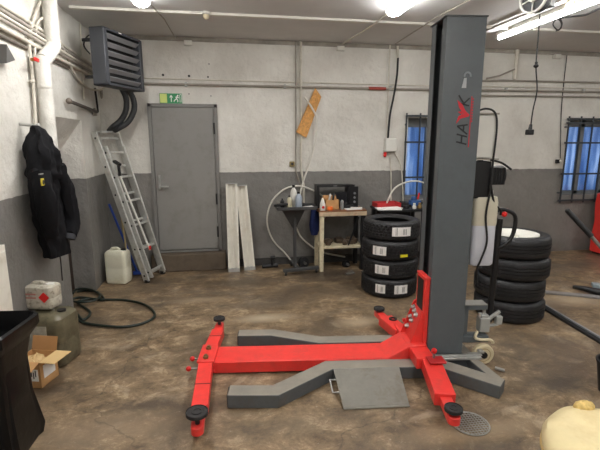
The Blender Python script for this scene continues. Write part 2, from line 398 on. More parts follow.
# ceiling battens
struct(MB().box((3.7, 4.93, CEIL-.012), (10.4, .05, .024)).build('trim_1', STRIPW, smooth=False))
struct(MB().box((3.7, 2.1, CEIL-.012), (10.4, .05, .024)).build('trim_2', STRIPW, smooth=False))
struct(MB().box((3.7, -.7, CEIL-.012), (10.4, .05, .024)).build('trim_3', STRIPW, smooth=False))
struct(MB().box((3.7, WALLY-.012, CEIL-.03), (10.5, .024, .05)).build('trim_4', mat('ceiling_edge', (150, 144, 134), .7, var=.3, scale=4), smooth=False))
struct(MB().box((1.75, WALLY-.02, .05), (3.3, .035, .1)).build('baseboard_back', mat('skirting_dark', (62, 60, 58), .7, var=.3), smooth=False))

# windows: frame, pane, grille, curtain
GLASS = mat('window_glass', (225, 235, 245), .05, trans=1)
def curtain_mat():
    m = bpy.data.materials.new('blue_strip_curtain'); m.use_nodes = True
    N = m.node_tree.nodes; L = m.node_tree.links
    N.remove(N['Principled BSDF'])
    tc = N.new('ShaderNodeTexCoord'); mp = N.new('ShaderNodeMapping'); mp.inputs['Scale'].default_value = (7, 1, .8); L.new(tc.outputs['Object'], mp.inputs['Vector'])
    n = noise(N, L, mp.outputs['Vector'], 1.4, 4, .6)
    r = ramp_node(N, [(.3, s2l((128, 156, 192))), (.5, s2l((164, 188, 218))), (.68, s2l((222, 232, 246)))]); L.new(n, r.inputs['Fac'])
    t = N.new('ShaderNodeBsdfTranslucent'); L.new(r.outputs['Color'], t.inputs['Color'])
    d = N.new('ShaderNodeBsdfDiffuse'); L.new(r.outputs['Color'], d.inputs['Color'])
    mx = N.new('ShaderNodeMixShader'); mx.inputs[0].default_value = .15
    L.new(t.outputs[0], mx.inputs[1]); L.new(d.outputs[0], mx.inputs[2]); L.new(mx.outputs[0], N['Material Output'].inputs['Surface'])
    return m
CURT = curtain_mat()
def window(idx, W, mull):
    x0, x1, z0, z1 = W; yy = WALLY+.2
    f = MB(); t = .05
    f.box(((x0+x1)/2, yy, z1-t/2-.04), (x1-x0, .06, t+.08)); f.box(((x0+x1)/2, yy, z0+t/2), (x1-x0, .06, t))
    for x in [x0+t/2, x1-t/2]+mull: f.box((x, yy, (z0+z1)/2), (t*1.3, .06, z1-z0))
    w = struct(f.build('window_%d' % idx, WINF, smooth=False))
    MB().box(((x0+x1)/2-w.location.x, .0, (z1-z0)/2), (x1-x0-.02, .008, z1-z0-.04)).build('window_pane', GLASS, w, smooth=False)
    c = MB(); n = 60
    rows = [[Vector((x0+(x1-x0)*i/n-w.location.x, .075+.012*math.sin(i*1.15)+.004*math.sin(i*.37), z)) for i in range(n+1)] for z in (.01, z1-z0-.01)]
    for i in range(n):
        v = [c.bm.verts.new(p) for p in (rows[0][i], rows[0][i+1], rows[1][i+1], rows[1][i])]; c.bm.faces.new(v)
    bmesh.ops.remove_doubles(c.bm, verts=c.bm.verts, dist=1e-5)
    cu = c.build('window_curtain', CURT, w)
    sm = cu.modifiers.new('thick', 'SOLIDIFY'); sm.thickness = .003
    return w
window(1, W1, [3.0])
window(2, W2, [5.64, 6.1])
def grille(W, xs, zs, name, label):
    x0, x1, z0, z1 = W; y = WALLY-.035
    root = empty(name, ((x0+x1)/2, y, z0), 0, label, 'window grille')
    cx = (x0+x1)/2
    for x in xs: MB().box((x-cx, 0, (z1-z0)/2), (.018, .018, z1-z0+.08)).build('upright_bar', BARM, root, smooth=False)
    for z in zs: MB().box((0, -.012, z-z0), (x1-x0+.04, .012, .026)).build('cross_bar', BARM, root, smooth=False)
    for x in (x0, x1):
        for z in (z0+.12, z1-.12): MB().cyl((x-cx, 0, z-z0), (x-cx, .036, z-z0), .012).build('wall_bracket', BARM, root)
g1 = on_y(406, 118); g1b = on_y(402, 203)
grille((g1b.x, 3.5, g1b.z, on_y(406, 116).z), [2.56, 2.77, 2.98, 3.19, 3.42, ], [g1b.z, 1.24, 1.75, on_y(406, 116).z], 'window_grille', 'dark bar grille over the narrow blue window just left of the lift column')
g2 = on_y(560, 200)
grille((5.17, 6.62, g2.z, on_y(566, 119).z), [5.20, 5.41, 5.62, 5.83, 6.04, 6.25, 6.46, 6.60], [g2.z, 1.26, 1.74, 2.04, on_y(566, 119).z], 'window_grille', 'dark bar grille over the wide blue window at the right edge')

# ------------------------------------------------------------------ steel door, step, exit sign
a = on_y(147, 104); b = on_y(222, 252)
dx0, dx1, dz0, dz1 = -1.005, -.112, .245, 2.245
w_ = dx1-dx0; cx = (dx0+dx1)/2
fr = MB(); t = .045
fr.box((dx0+t/2, WALLY-.02, (dz0+dz1)/2), (t, .05, dz1-dz0)); fr.box((dx1-t/2, WALLY-.02, (dz0+dz1)/2), (t, .05, dz1-dz0)); fr.box((cx, WALLY-.02, dz1-t/2), (w_-.01, .05, t)); fr.box((cx, WALLY-.02, dz0+.012), (w_-.01, .05, .024))
door = struct(fr.build('door_1', DOORF, bevel=.003))
o = door.location
def dl(p): return (p[0]-o.x, p[1]-o.y, p[2]-o.z)
MB().box(dl((cx, WALLY-.015, (dz0+dz1)/2)), (w_-2*t-.008, .03, dz1-dz0-t-.03)).build('door_leaf', DOORG, door, bevel=.003)
h = MB(); hx = dx0+.1; hz = 1.17
h.box(dl((hx, WALLY-.036, hz+.05)), (.03, .01, .2)); h.cyl(dl((hx, WALLY-.035, hz)), dl((hx, WALLY-.085, hz)), .01); h.bar(dl((hx-.005, WALLY-.08, hz)), dl((hx+.12, WALLY-.08, hz-.006)), .018, .018)
h.cyl(dl((hx, WALLY-.036, hz+.12)), dl((hx, WALLY-.05, hz+.12)), .013)
h.build('door_handle', ZINC, door, bevel=.003)
for z in (1.93, .98, .52): MB().cyl(dl((dx1-.048, WALLY-.042, z-.075)), dl((dx1-.048, WALLY-.042, z+.075)), .011).build('door_hinge', DARK, door)
struct(MB().box((-.56, WALLY-.085, .12), (1.0, .17, .24)).build('trim_5', CONC, bevel=.012))

es = empty('exit_sign', on_y(171, 98.5, WALLY), 0, 'green and pale emergency exit sign above the grey steel door', 'sign')
es.location.y = WALLY-.012
ew, eh = .285, .125
MB().box((0, .004, 0), (ew, .014, eh)).build('sign_panel', GREENS, es, smooth=False)
MB().box((-ew/2+.05, -.005, 0), (.088, .004, eh*.9)).build('pale_field', LIMES, es, smooth=False)
p = MB()  # arrow + doorway + running man
p.prism([(-.045, -.045), (-.035, -.045), (-.035, .02), (-.022, .005), (-.022, .02), (-.04, .045), (-.058, .02), (-.058, .005), (-.045, .02)], 0, .003, Matrix.Translation((.045, -.004, 0)) @ Matrix.Rotation(R(90), 4, 'X'))
p.build('arrow_mark', PAPER, es, smooth=False)
p = MB()
def st(a, b, w=.012): p.bar((a[0], -.005, a[1]), (b[0], -.005, b[1]), .003, w, up=(a[1]-b[1], 0, b[0]-a[0]))
p.cyl((.088, -.0035, .036), (.088, -.0065, .036), .011, n=12)
st((.084, .026), (.07, -.004), .016); st((.07, -.004), (.088, -.022)); st((.088, -.022), (.084, -.046)); st((.07, -.004), (.05, -.02)); st((.05, -.02), (.036, -.04)); st((.082, .02), (.102, .006)); st((.08, .022), (.058, .014))
p.build('running_figure_mark', PAPER, es, smooth=False)
p = MB(); st((.115, -.05), (.115, .05), .006); st((.115, .05), (.136, .05), .006); st((.136, -.05), (.136, .05), .005)
p.build('doorway_mark', PAPER, es, smooth=False)

# ------------------------------------------------------------------ pipes on the back wall
def pipe(name, pts, r, m, label, cat, group=None, clips=0, smooth=0, n=12):
    P = [Vector(q) for q in pts]
    b = MB(); b.tube(P, r, n=n, smooth=smooth)
    o = b.build(name, m)
    tag(o, label, cat, group)
    return o
yw = WALLY-.03
e0 = empty('wall_pipe', (2.2, yw, 2.45), 0, 'long thick grey pipe running level along the whole back wall', 'pipe')
def lc(p, root): return Vector(p)-root.location
MB().tube([lc((-1.05, yw, 2.49), e0), lc((.9, yw, 2.49), e0), lc((3.0, yw, 2.49), e0), lc((3.8, yw, 2.50), e0), lc((8.8, yw, 2.52), e0)], .016, smooth=0).build('pipe_run', PIPEG, e0)
MB().tube([lc((on_y(368, 87).x, yw, 2.49), e0), lc((on_y(385, 88).x, yw, 2.49), e0)], .022, smooth=0).build('red_band', mat('rusty_red', (150, 62, 50), .6), e0)
for x in (-.5, .8, 2.3, 4.1, 5.4, 6.8): MB().box(lc((x, yw+.012, 2.49+.005*x), e0), (.03, .05, .055)).build('pipe_clip', ZINC, e0, smooth=False)
pipe('wall_cable', [(-1.04, WALLY-.016, 2.56), (.3, WALLY-.016, 2.552), (.9, WALLY-.016, 2.55), (3.0, WALLY-.016, 2.545), (4.1, WALLY-.016, 2.555), (8.8, WALLY-.016, 2.57)], .008, PIPEW, 'thin pale cable running just above the thick grey wall pipe', 'cable')
pipe('wall_pipe', [(3.0, WALLY-.03, 2.60), (4.0, WALLY-.03, 2.64), (8.8, WALLY-.03, 2.66)], .013, PIPEG, 'slim grey pipe, highest of the level pipes right of the lift column', 'pipe')
pipe('wall_pipe', [(3.0, WALLY-.03, 2.42), (8.8, WALLY-.03, 2.45)], .012, PIPEG, 'slim grey pipe, lowest of the level pipes right of the lift column', 'pipe')
pipe('wall_conduit', [(1.02, yw, CEIL-.005), (1.02, yw, 1.4), (1.06, yw, 1.15), (1.06, yw, .9)], .016, PIPEW, 'white vertical conduit from ceiling, right one of the pair behind the chipboard piece', 'pipe', 'paired vertical conduits')
pipe('wall_conduit', [(.95, yw, CEIL-.005), (.95, yw, 1.35), (1.03, yw, 1.1), (1.03, yw, .9)], .010, PIPEG, 'slim grey vertical conduit from ceiling, left one of the pair behind the chipboard', 'pipe', 'paired vertical conduits')
pipe('wall_conduit', [(2.27, yw, CEIL-.005), (2.27, yw, 1.82)], .010, PIPEW, 'white vertical conduit running down into the small junction box left of the barred window', 'pipe')
pipe('wall_conduit', [(4.22, yw, CEIL-.005), (4.22, yw, 2.66)], .03, PIPEW, 'stubby thick white pipe hanging from the ceiling down to the wall pipes at right', 'pipe')
pipe('wall_cable', [(3.75, WALLY-.05, 2.66), (3.95, WALLY-.05, 2.7), (4.19, WALLY-.05, 2.80)], .012, PIPEG, 'short grey pipe rising slantwise to the stubby white pipe', 'pipe')
pipe('wall_cable', [(5.055, WALLY-.012, CEIL-.01), (5.06, WALLY-.012, 2.3), (5.14, WALLY-.012, 1.5)], .006, CABLE, 'thin dark wire running down the wall beside the wide barred window', 'cable', smooth=4)
jb = empty('wall_switch', (5.09, WALLY-.02, 1.455), 0, 'small dark switch box at the lower left of the wide barred window', 'switch')
MB().box((0, 0, 0), (.055, .04, .06)).build('switch_body', BLK, jb, bevel=.004); MB().box((.03, -.025, .005), (.035, .02, .03)).build('rocker', PLW, jb, bevel=.003)
ob = empty('wall_socket', on_y(292, 164, WALLY-.02), 0, 'small brass coloured wall socket left of the conduits at the grey paint line', 'socket')
MB().box((0, 0, 0), (.07, .04, .07)).build('socket_body', mat('brass_box', (150, 132, 84), .5), ob, bevel=.006); MB().cyl((.0, -.02, 0), (0, -.028, 0), .02).build('socket_face', DARK, ob)
b1 = on_y(382, 139); b2 = on_y(393, 152)
bx = empty('junction_box', ((b1.x+b2.x)/2+.02, WALLY-.045, b2.z), 0, 'white junction box with a small red button hanging under a black cable', 'junction box')
MB().box((0, 0, .1), (.17, .09, .19)).build('box_body', PLW, bx, bevel=.008); MB().box((0, -.048, .1), (.155, .012, .175)).build('box_lid', PLW, bx, bevel=.006)
MB().cyl((-.07, 0, 0), (-.07, 0, -.045), .022).sphere((-.07, 0, -.05), .024).build('red_button', REDP, bx)
bc = []
for (x, y) in [(398, 58), (397, 75), (394, 95), (390, 115), (388, 138)]:
    q = on_y(x, y, WALLY-.05); bc.append(q)
pipe('hanging_cable', bc, .014, CABLE, 'thick black cable hanging from the ceiling pipe down to the white junction box', 'cable', smooth=4)
pipe('wall_conduit', [on_y(397.5, 46, WALLY-.04), on_y(398, 58, WALLY-.04)], .018, PIPEW, 'short white pipe stub at the ceiling above the thick black cable', 'pipe')
q = [on_y(*c, WALLY-.04) for c in [(394, 152), (400, 163), (402, 176), (403, 200), (402, 212)]]
pipe('wall_cable', q, .009, PIPEW, 'white cable curving down from the junction box beside the narrow window', 'cable', smooth=4)
pipe('wall_cable', [on_y(390, 153, WALLY-.02), on_y(391, 175, WALLY-.02), on_y(391, 215, WALLY-.02)], .009, PIPEW, 'white cable going straight down the wall from the junction box', 'cable')
for (x, lab) in [(188, 'small white ceiling junction box above the grey door'), (340, 'small white ceiling junction box between the conduits and the black cable'), (556, 'small white ceiling junction box above the wide barred window')]:
    q = on_y(x, 36 if x == 188 else 43.5 if x == 340 else 52)
    j = empty('ceiling_box', (q.x, WALLY-.03, CEIL-.06), 0, lab, 'junction box', 'small boxes under the ceiling edge')
    MB().box((0, 0, -.02), (.10, .055, .06)).build('box_body', PLW, j, bevel=.004); MB().box((0, -.03, -.02), (.07, .008, .04)).build('box_lid', PLW, j, smooth=False)
# wall stains / drilled holes
for (x, y, r_) in [(163, 75, .016), (189, 76, .016), (208, 77, .012), (209, 64, .008), (211, 96, .008), (189, 94, .008)]:
    q = on_y(x, y); c_ = MB().cyl((q.x, WALLY-.003, q.z), (q.x, WALLY+.02, q.z), r_, n=10).build('wall_plug', DARK); 
    tag(c_, {163: 'dark drilled wall plug, leftmost of three above the pipe near the fan heater', 189: 'dark drilled wall plug above the exit sign', 208: 'dark drilled wall plug right of the exit sign above the pipe', 209: 'tiny dark hole high on wall between pipe and ceiling', 211: 'tiny dark hole above right corner of the grey door'}.get(x, 'dark plug'), 'wall plug', 'drilled wall plugs')
    if (x, y) == (189, 94): c_['label'] = 'tiny dark hole just right of the exit sign, below the pipe'

# chipboard piece
q1, q2, q3, q4 = [on_y(*c, WALLY-.048) for c in [(315, 88), (321, 97), (306, 138), (296, 132)]]
o_ = MB(); o_.hexa([(v.x, v.y, v.z) for v in (q1, q2, q3, q4)], [(v.x, v.y-.022, v.z) for v in (q1, q2, q3, q4)])
tag(o_.build('chipboard_offcut', OSBM, smooth=False), 'slanted strip of orange brown chipboard tucked behind the wall conduits', 'board')

# hose loop on back wall
q = [on_y(*c) for c in [(303, 98), (310, 108), (315, 120), (314, 140), (309, 160), (302, 180), (296, 203)]]
for v in q: v.y = WALLY-.12
pipe('hanging_hose', q, .013, HOSEW, 'white hose hanging down over the chipboard strip to the tool stand', 'hose', smooth=5)
q = [Vector((.90, 5.97, .013))]+[on_y(*c, WALLY-.05) for c in [(285, 253), (273, 240), (267, 222), (271, 203), (283, 190), (297, 186), (310, 189), (324, 198)]]
q += [on_y(*c, WALLY-.05) for c in [(326, 214), (316, 228)]]
q += [on_y(*c, WALLY-.09) for c in [(300, 216)]][:0]
pipe('coiled_hose', q, .012, HOSEW, 'wide white hose arc standing against the grey wall behind the tool stand', 'hose', smooth=6)
q = [on_y(*c, WALLY-.10) for c in [(296, 227), (301, 237), (311, 246), (322, 252), (345, 257)]]
pipe('floor_hose', q, .012, HOSEW, 'white hose end sagging behind the tool stand post towards the bench', 'hose', smooth=6)

# ------------------------------------------------------------------ ceiling lights
def fixture(x, y0, y1, lab, wide=.16, twin=False):
    L_ = y1-y0; root = empty('ceiling_light', (x, (y0+y1)/2, CEIL), 0, lab, 'ceiling light')
    MB().box((0, 0, -.02), (wide*.8, L_, .04)).build('housing', PLW, root, bevel=.006)
    s = MB(); n = 14
    prof = [(wide/2*math.cos(PI*i/n), -.04-.055*math.sin(PI*i/n)) for i in range(n+1)]
    rings = []
    for yy, k in ((-L_/2, .6), (-L_/2+.02, .92), (-L_/2+.05, 1), (L_/2-.05, 1), (L_/2-.02, .92), (L_/2, .6)): rings.append([(px_*k, yy, -.04+(pz_+.04)*k) for px_, pz_ in prof])
    s.loft(rings); s.build('diffuser', TUBE, root)
    return root
lights = [(-.74, 3.05, 4.55, 'bright ceiling light cut off by the top edge at upper left'), (1.69, 2.95, 4.45, 'bright wide ceiling light at top centre above the workshop'),
          ]
for x, y0, y1, lab in lights: fixture(x, y0, y1, lab)
l3 = empty('ceiling_light', (3.33, 4.1, CEIL), 0, 'long bare fluorescent tube light right of the lift column', 'ceiling light')
MB().box((0, 0, -.025), (.06, 2.1, .05)).build('housing', PLW, l3, bevel=.006); MB().cyl((0, -1.02, -.075), (0, 1.02, -.075), .024).build('fluorescent_tube', TUBE, l3)
for y in (-1.03, 1.03): MB().box((0, y, -.06), (.05, .03, .06)).build('tube_holder', PLW, l3, bevel=.004)
for i, (x, y, lab) in enumerate([(-.6, .6, 'added unseen fill light behind the viewer on the left'), (1.69, .6, 'added unseen fill light behind the viewer in the middle'), (4.2, .9, 'added unseen fill light behind the viewer on the right'), (6.6, 3.6, 'added unseen fill light far right of the lift'), (1.6, -1.5, 'added unseen fill light at the rear end of the workshop')]):  # unseen fixtures, added to brighten the room from the front
    fixture(x, y-.75, y+.75, lab)
# conduits from lights
pipe('ceiling_conduit', [(1.69, 4.45, CEIL-.02), (1.66, 4.9, CEIL-.04), (1.58, 6.0, CEIL-.03)], .010, PIPEW, 'white cable conduit from the top centre light to the wall', 'conduit')
pipe('ceiling_conduit', [(-.7, 4.55, CEIL-.02), (-.62, 5.1, CEIL-.035), (-.6, 6.0, CEIL-.03)], .007, PIPEG, 'dark thin conduit from the upper left light to the wall', 'conduit')
pipe('ceiling_conduit', [(3.16, 2.9, CEIL-.02), (3.08, 5.2, CEIL-.02)], .012, PIPEG, 'grey conduit running beside the long fluorescent tube', 'conduit')
pipe('ceiling_conduit', [(2.35, 3.3, CEIL-.015), (2.25, 4.6, CEIL-.02), (2.3, 5.9, CEIL-.02)], .008, PIPEG, 'thin grey conduit on the ceiling left of the lift top', 'conduit')
sl = empty('ceiling_lamp', (on_z(206, 12, CEIL).x, on_z(206, 12, CEIL).y, CEIL), 0, 'small round cream lamp on the ceiling right of the upper left light', 'lamp')
MB().lathe([(.001, 0), (.045, 0), (.045, -.025), (.03, -.03), (.001, -.03)], n=24).build('base_plate', PLW, sl); MB().sphere((0, 0, -.04), .033, (1, 1, 1.0)).build('globe', CREAM, sl)
rb = on_z(570, 2, CEIL-.04)
sb = empty('bare_bulb', (rb.x, rb.y, CEIL), 0, 'small glowing bulb on the ceiling at the upper right', 'lamp')
MB().cyl((0, 0, 0), (0, 0, -.045), .028).build('bulb_holder', PLW, sb); MB().sphere((0, 0, -.075), .035, (1, 1, 1.15)).build('bulb', BULB, sb)

# cable reel on ceiling
rl = empty('cable_reel', (2.77, 3.74, 3.005), R(20), 'black ceiling cable reel with white spoked face at the top edge', 'cable reel')
Mx = Matrix.Rotation(R(90), 4, 'Y')
MB().lathe([(.03, -.045), (.115, -.045), (.115, .045), (.03, .045)], M=Mx, n=40, closed=True).build('drum', mat('reel_dark', (58, 60, 62), .6, bump=.5, bscale=50), rl, bevel=.006)
MB().lathe([(.112, -.065), (.13, -.065), (.13, -.045), (.112, -.045)], M=Mx, n=40, closed=True).build('rim', PLW, rl)
sp_ = MB()
for k in range(5):
    a_ = 2*PI*k/5+.95; sp_.bar((-.056, .02*math.cos(a_), .02*math.sin(a_)), (-.056, .118*math.cos(a_), .118*math.sin(a_)), .010, .012, up=(1, 0, 0))
sp_.cyl((-.08, 0, 0), (-.05, 0, 0), .035); sp_.build('spokes', PLW, rl)
MB().box((.10, 0, .0), (.12, .15, .13)).build('motor_housing', mat('reel_box', (96, 98, 98), .5), rl, bevel=.01)
MB().box((0, 0, .065), (.12, .1, .014)).build('ceiling_mount', ZINC, rl)
hp = [on_y(x, y, 3.72) for x, y in [(540, 14), (538, 40), (536, 66), (537, 90), (533, 110), (531, 124)]]
hc = empty('pendant_cable', hp[0], 0, 'thin black pendant cable with a plug hanging right of the lift column', 'cable')
MB().tube([p-hp[0] for p in hp], .006, smooth=5).build('cable', CABLE, hc)
MB().sphere(hp[2]-hp[0], .022, (1, 1, .8)).cyl(hp[2]-hp[0], hp[2]-hp[0]+Vector((0, 0, .035)), .012).build('stop_ball', CABLE, hc)
e_ = hp[-1]-hp[0]; MB().cyl(e_, e_+Vector((-.004, 0, -.05)), .012, .018).box(e_+Vector((-.006, 0, -.075)), (.06, .05, .05)).build('plug', BLK, hc, bevel=.006)
q = [on_z(x, y, CEIL-.03) for x, y in [(560, 18), (572, 16.5), (585, 15), (594, 11), (606, 6)]]
pipe('ceiling_cable', q, .010, CABLE, 'black cable curving across the ceiling at upper right', 'cable', smooth=5)
q = [on_z(x, y, CEIL-.04) for x, y in [(560, 18), (562, 24), (559, 30), (556, 29), (553, 24), (557, 19), (561, 22), (561, 28), (556, 31)]]
pipe('ceiling_cable', q, .007, CABLE, 'small coil of black wire on the ceiling beside the cable reel', 'cable', smooth=5)

# ------------------------------------------------------------------ left wall services
xw = WALLX+.03
vp = empty('vent_pipe', on_x(44, 150, WALLX+.1), 0, 'fat white vertical pipe with a bend on the left wall above the jacket', 'pipe')
pts = [on_x(52, -12, WALLX+.10), on_x(51, 8, WALLX+.10), on_x(51, 33, WALLX+.10), on_x(47, 43, WALLX+.10), on_x(42, 52, WALLX+.10), on_x(42, 62, WALLX+.10), on_x(45, 110, WALLX+.10), on_x(46, 150, WALLX+.10)]
yl = pts[-1].y
pts = [Vector((WALLX+.085, 4.44, CEIL)), Vector((WALLX+.085, 4.42, 2.64)), Vector((WALLX+.085, 4.40, 2.58)), Vector((WALLX+.085, 4.14, 2.42)), Vector((WALLX+.085, 4.115, 2.36)), Vector((WALLX+.085, 4.10, 1.2))]
MB().tube([p-vp.location for p in pts], .062, n=24, smooth=3).build('pipe_run', WALL, vp)
for z in (2.2, 1.9): MB().cyl(Vector((WALLX+.085, 4.107, z))-vp.location, Vector((WALLX+.085, 4.107, z+.02))-vp.location, .065, n=24).build('joint_ring', WALL, vp)
# thin pipe + valve
pipe('thin_pipe', [on_x(40, 2, xw), on_x(31, 28, xw), on_x(29, 44, xw), on_x(31, 60, xw), on_x(34, 95, xw), on_x(36, 130, xw)], .013, PIPEW, 'thin white pipe with red valve running down beside the fat pipe', 'pipe', smooth=4)
pipe('thin_pipe', [on_x(44, 17, xw), on_x(37, 24, xw), on_x(35, 45, xw), on_x(35, 62, xw), on_x(37, 80, xw), on_x(30, 81, xw)], .011, PIPEW, 'thin white branch pipe looping back beside the red valve', 'pipe', smooth=4)
vv = empty('pipe_valve', on_x(31, 59.5, xw+.03), 0, 'small red valve handle on the thin white pipe', 'valve')
MB().cyl((0, 0, 0), (.04, 0, 0), .014).build('valve_body', mat('brass', (168, 120, 70), .4, metal=.6), vv); MB().box((.04, 0, .0), (.015, .085, .03)).build('lever', REDP, vv, bevel=.005)
# bundle of pipes along the left wall, going into the distance
for i, (dz, dx, r_, mm_, lab) in enumerate([(0, .02, .016, PIPEW, 'topmost'), (-.045, .03, .015, PIPEG, 'second from top'), (-.085, .04, .015, PIPEW, 'middle'), (-.125, .05, .015, PIPEG, 'second from bottom'), (-.17, .03, .018, PIPEW, 'lowest')]):
    pipe('wall_pipe', [(WALLX+dx, 2.2, 2.74+dz), (WALLX+dx, 3.6, 2.73+dz), (WALLX+dx, 4.6, 2.71+dz), (WALLX+dx, 5.5, 2.68+dz*.85), (WALLX+dx, 5.98, 2.67+dz*.8)], r_, mm_, 'pipe of the bundle along the left wall, %s of the five' % lab, 'pipe', 'left wall pipe bundle', smooth=3)
pipe('cable_duct', [(WALLX+.014, 2.2, 2.51), (WALLX+.014, 4.2, 2.50), (WALLX+.014, 5.0, 2.50)], .012, mat('dirty_cable', (96, 88, 78), .7), 'dark dusty cable under the pipe bundle on the left wall', 'cable', smooth=3)
q = [on_x(60, 42, xw), on_x(68, 60, xw), on_x(76, 76, xw), on_x(88, 88, xw), on_x(98, 90, xw+.1), on_x(104, 88, xw+.2)]
pipe('heater_cable', q, .012, PIPEW, 'white cable sagging from the pipe bundle to the fan heater', 'cable', smooth=5)
q = [on_x(72, 0, xw), on_x(84, 8, xw), on_x(92, 20, xw), on_x(93, 30, xw)]
pipe('heater_cable', q, .008, CABLE, 'black cable looping from the ceiling to the fan heater', 'cable', smooth=5)
q = [on_x(91, 34, xw), on_x(86, 38, xw), on_x(84, 46, xw), on_x(90, 54, xw)]
pipe('heater_cable', q, .008, CABLE, 'short black cable loop behind the left side of the fan heater', 'cable', smooth=5)
pipe('thin_pipe', [on_x(79, 4, WALLX+.015), on_x(82, 60, WALLX+.015), on_x(84, 100, WALLX+.015)], .008, PIPEW, 'thin white conduit down the left wall beside the fan heater', 'pipe')
pipe('thin_pipe', [on_x(95, 88, WALLX+.05), on_x(98, 112, WALLX+.03)], .012, DARK, 'dark vertical pipe under the fan heater', 'pipe')
pipe('thin_pipe', [on_x(101, 90, WALLX+.05), on_x(103, 106, WALLX+.03)], .018, PIPEG, 'grey valve pipe under the fan heater', 'pipe')
# wall lever
lv = empty('wall_lever', on_x(84, 106, WALLX+.04), 0, 'dark rusty lever bar fixed to the wall above the doorway', 'lever')
o0 = lv.location
A_ = on_x(69, 101, WALLX+.05); B_ = on_x(97, 112, WALLX+.05)
MB().bar(A_-o0, B_-o0, .03, .03).build('lever_bar', mat('rusty_dark', (74, 66, 60), .6, var=.2), lv, bevel=.004)
MB().sphere(A_-o0, .03, (1, 1, 1)).build('knob', mat('rusty_dark2', (112, 102, 92), .6), lv)
MB().box(B_-o0+Vector((-.02, 0, 0)), (.03, .06, .09)).build('wall_plate', PIPEG, lv, bevel=.004)
# dark triangular thing at the left edge: a wall bracket
qa, qb, qc = on_x(-1, 44, WALLX+.02), on_x(8, 60, WALLX+.02), on_x(-1, 63, WALLX+.02)
tb = MB(); tb.hexa([qa, qb, qc], [v+Vector((.05, 0, 0)) for v in (qa, qb, qc)]); tag(tb.build('shelf_bracket', mat('bracket_grey', (86, 84, 82), .6), smooth=False), 'dark triangular bracket at the left edge high on the wall', 'bracket')

# fan heater
NA = Vector((-1.19, 4.88, 0)); FB = Vector((-.93, 5.50, 0)); dirv = (FB-NA); wd = dirv.length
ang = math.atan2(dirv.y, dirv.x)
fz0, fz1 = 2.33, 2.90
fh = empty('fan_heater', (NA.x, NA.y, fz0), ang, 'dark grey louvred fan heater mounted high in the left corner', 'fan heater')
hh = fz1-fz0; dp = .17   # local: x along face, +y = away from the viewer side (into wall), face at y=0
sh = MB(); tt = .028
sh.box((wd/2, dp/2, tt/2), (wd, dp, tt)); sh.box((wd/2, dp/2, hh-tt/2), (wd, dp, tt)); sh.box((tt, dp/2, hh/2), (2*tt, dp, hh)); sh.box((wd-tt, dp/2, hh/2), (2*tt, dp, hh)); sh.box((wd/2, dp-.01, hh/2), (wd-.02, .02, hh-.02))
sh.build('casing', HEATER, fh, bevel=.008)
MB().box((wd/2, .10, hh/2), (wd-.12, .02, hh-.06)).build('coil', mat('coil_black', (20, 20, 22), .7), fh, smooth=False)
for k in range(6):
    z = .075+k*(hh-.13)/5.2
    MB().box((wd/2, .03, z), (wd-.115, .055, .008), rot=Matrix.Rotation(R(-42), 3, 'X')).build('louvre_vane', HEATV, fh, smooth=False)
MB().box((.4*wd, -.002, hh-.014), (.05, .004, .012)).build('badge', PLW, fh, smooth=False)
for z in (.1, hh-.1): MB().bar((.1, dp, z), (.1, dp+.16, z), .03, .03).bar((wd-.1, dp, z), (wd-.1, dp+.42, z), .03, .03).build('mounting_arm', DARK, fh)
for k, (pl, lab) in enumerate([([(127, 88), (133, 98), (134, 110), (128, 122), (117, 129), (106, 131)], 'dark ribbed hose, outer one of the pair under the fan heater'), ([(121, 87), (126, 98), (126, 110), (121, 120), (113, 127), (104, 130)], 'dark ribbed hose, inner one of the pair under the fan heater')]):
    q = [on_y(x, y, 5.72) for x, y in pl]; q[-1].y = 5.98
    b_ = MB(); 
    b_.tube(q, .034, n=14, smooth=8)
    for v in b_.bm.verts: pass
    tag(b_.build('ribbed_hose', HOSED), lab, 'hose', 'hoses under the fan heater')

# ------------------------------------------------------------------ jacket
def ring(cx, cy, z, rx, ry, n, ph, amp, rot=0):
    out = []
    for i in range(n):
        a_ = 2*PI*i/n; k = 1+amp*math.sin(5*a_+ph)+amp*.6*math.sin(9*a_-ph*1.7)
        x = rx*k*math.cos(a_); y = ry*k*math.sin(a_)
        out.append((cx+x, cy+y, z))
    return out
jk = empty('hanging_jacket', (-1.42, 3.74, 1.83), 0, 'black hooded work jacket with yellow chest badge hanging on the left wall', 'jacket')
jx, jy, jz = jk.location
from mathutils import noise as mnoise
def crumple(b, amp=.022):
    for v in b.bm.verts:
        p = v.co
        a = mnoise.noise(Vector((p.x*9, p.y*9, p.z*3.0)))+.9*mnoise.noise(Vector((p.x*22, p.y*22, p.z*8+4)))
        c = mnoise.noise(Vector((p.x*7+9, p.y*10, p.z*14)))*.5
        v.co += Vector((amp*(a+c), amp*.7*a, 0))
def fine(rings, n=6):
    out = []
    for A, B in zip(rings[:-1], rings[1:]):
        for k in range(n): out.append([Vector(a).lerp(Vector(b), k/n) for a, b in zip(A, B)])
    out.append(rings[-1]); return out
J = MB(); rings = []
for z, cy, rx, ry, amp in [(1.60, 3.74, .07, .16, .03), (1.54, 3.75, .09, .25, .04), (1.42, 3.76, .10, .30, .04), (1.30, 3.76, .10, .29, .05), (1.16, 3.78, .10, .27, .06), (1.02, 3.82, .095, .25, .07), (.90, 3.86, .09, .22, .08), (.80, 3.88, .09, .20, .08)]:
    rings.append(ring(-1.47-jx, cy-jy, z-jz, rx, ry, 64, 1.5+z, amp))
J.loft(fine(rings)); crumple(J); J.build('torso', CLOTH, jk)
Hd = MB(); rings = []
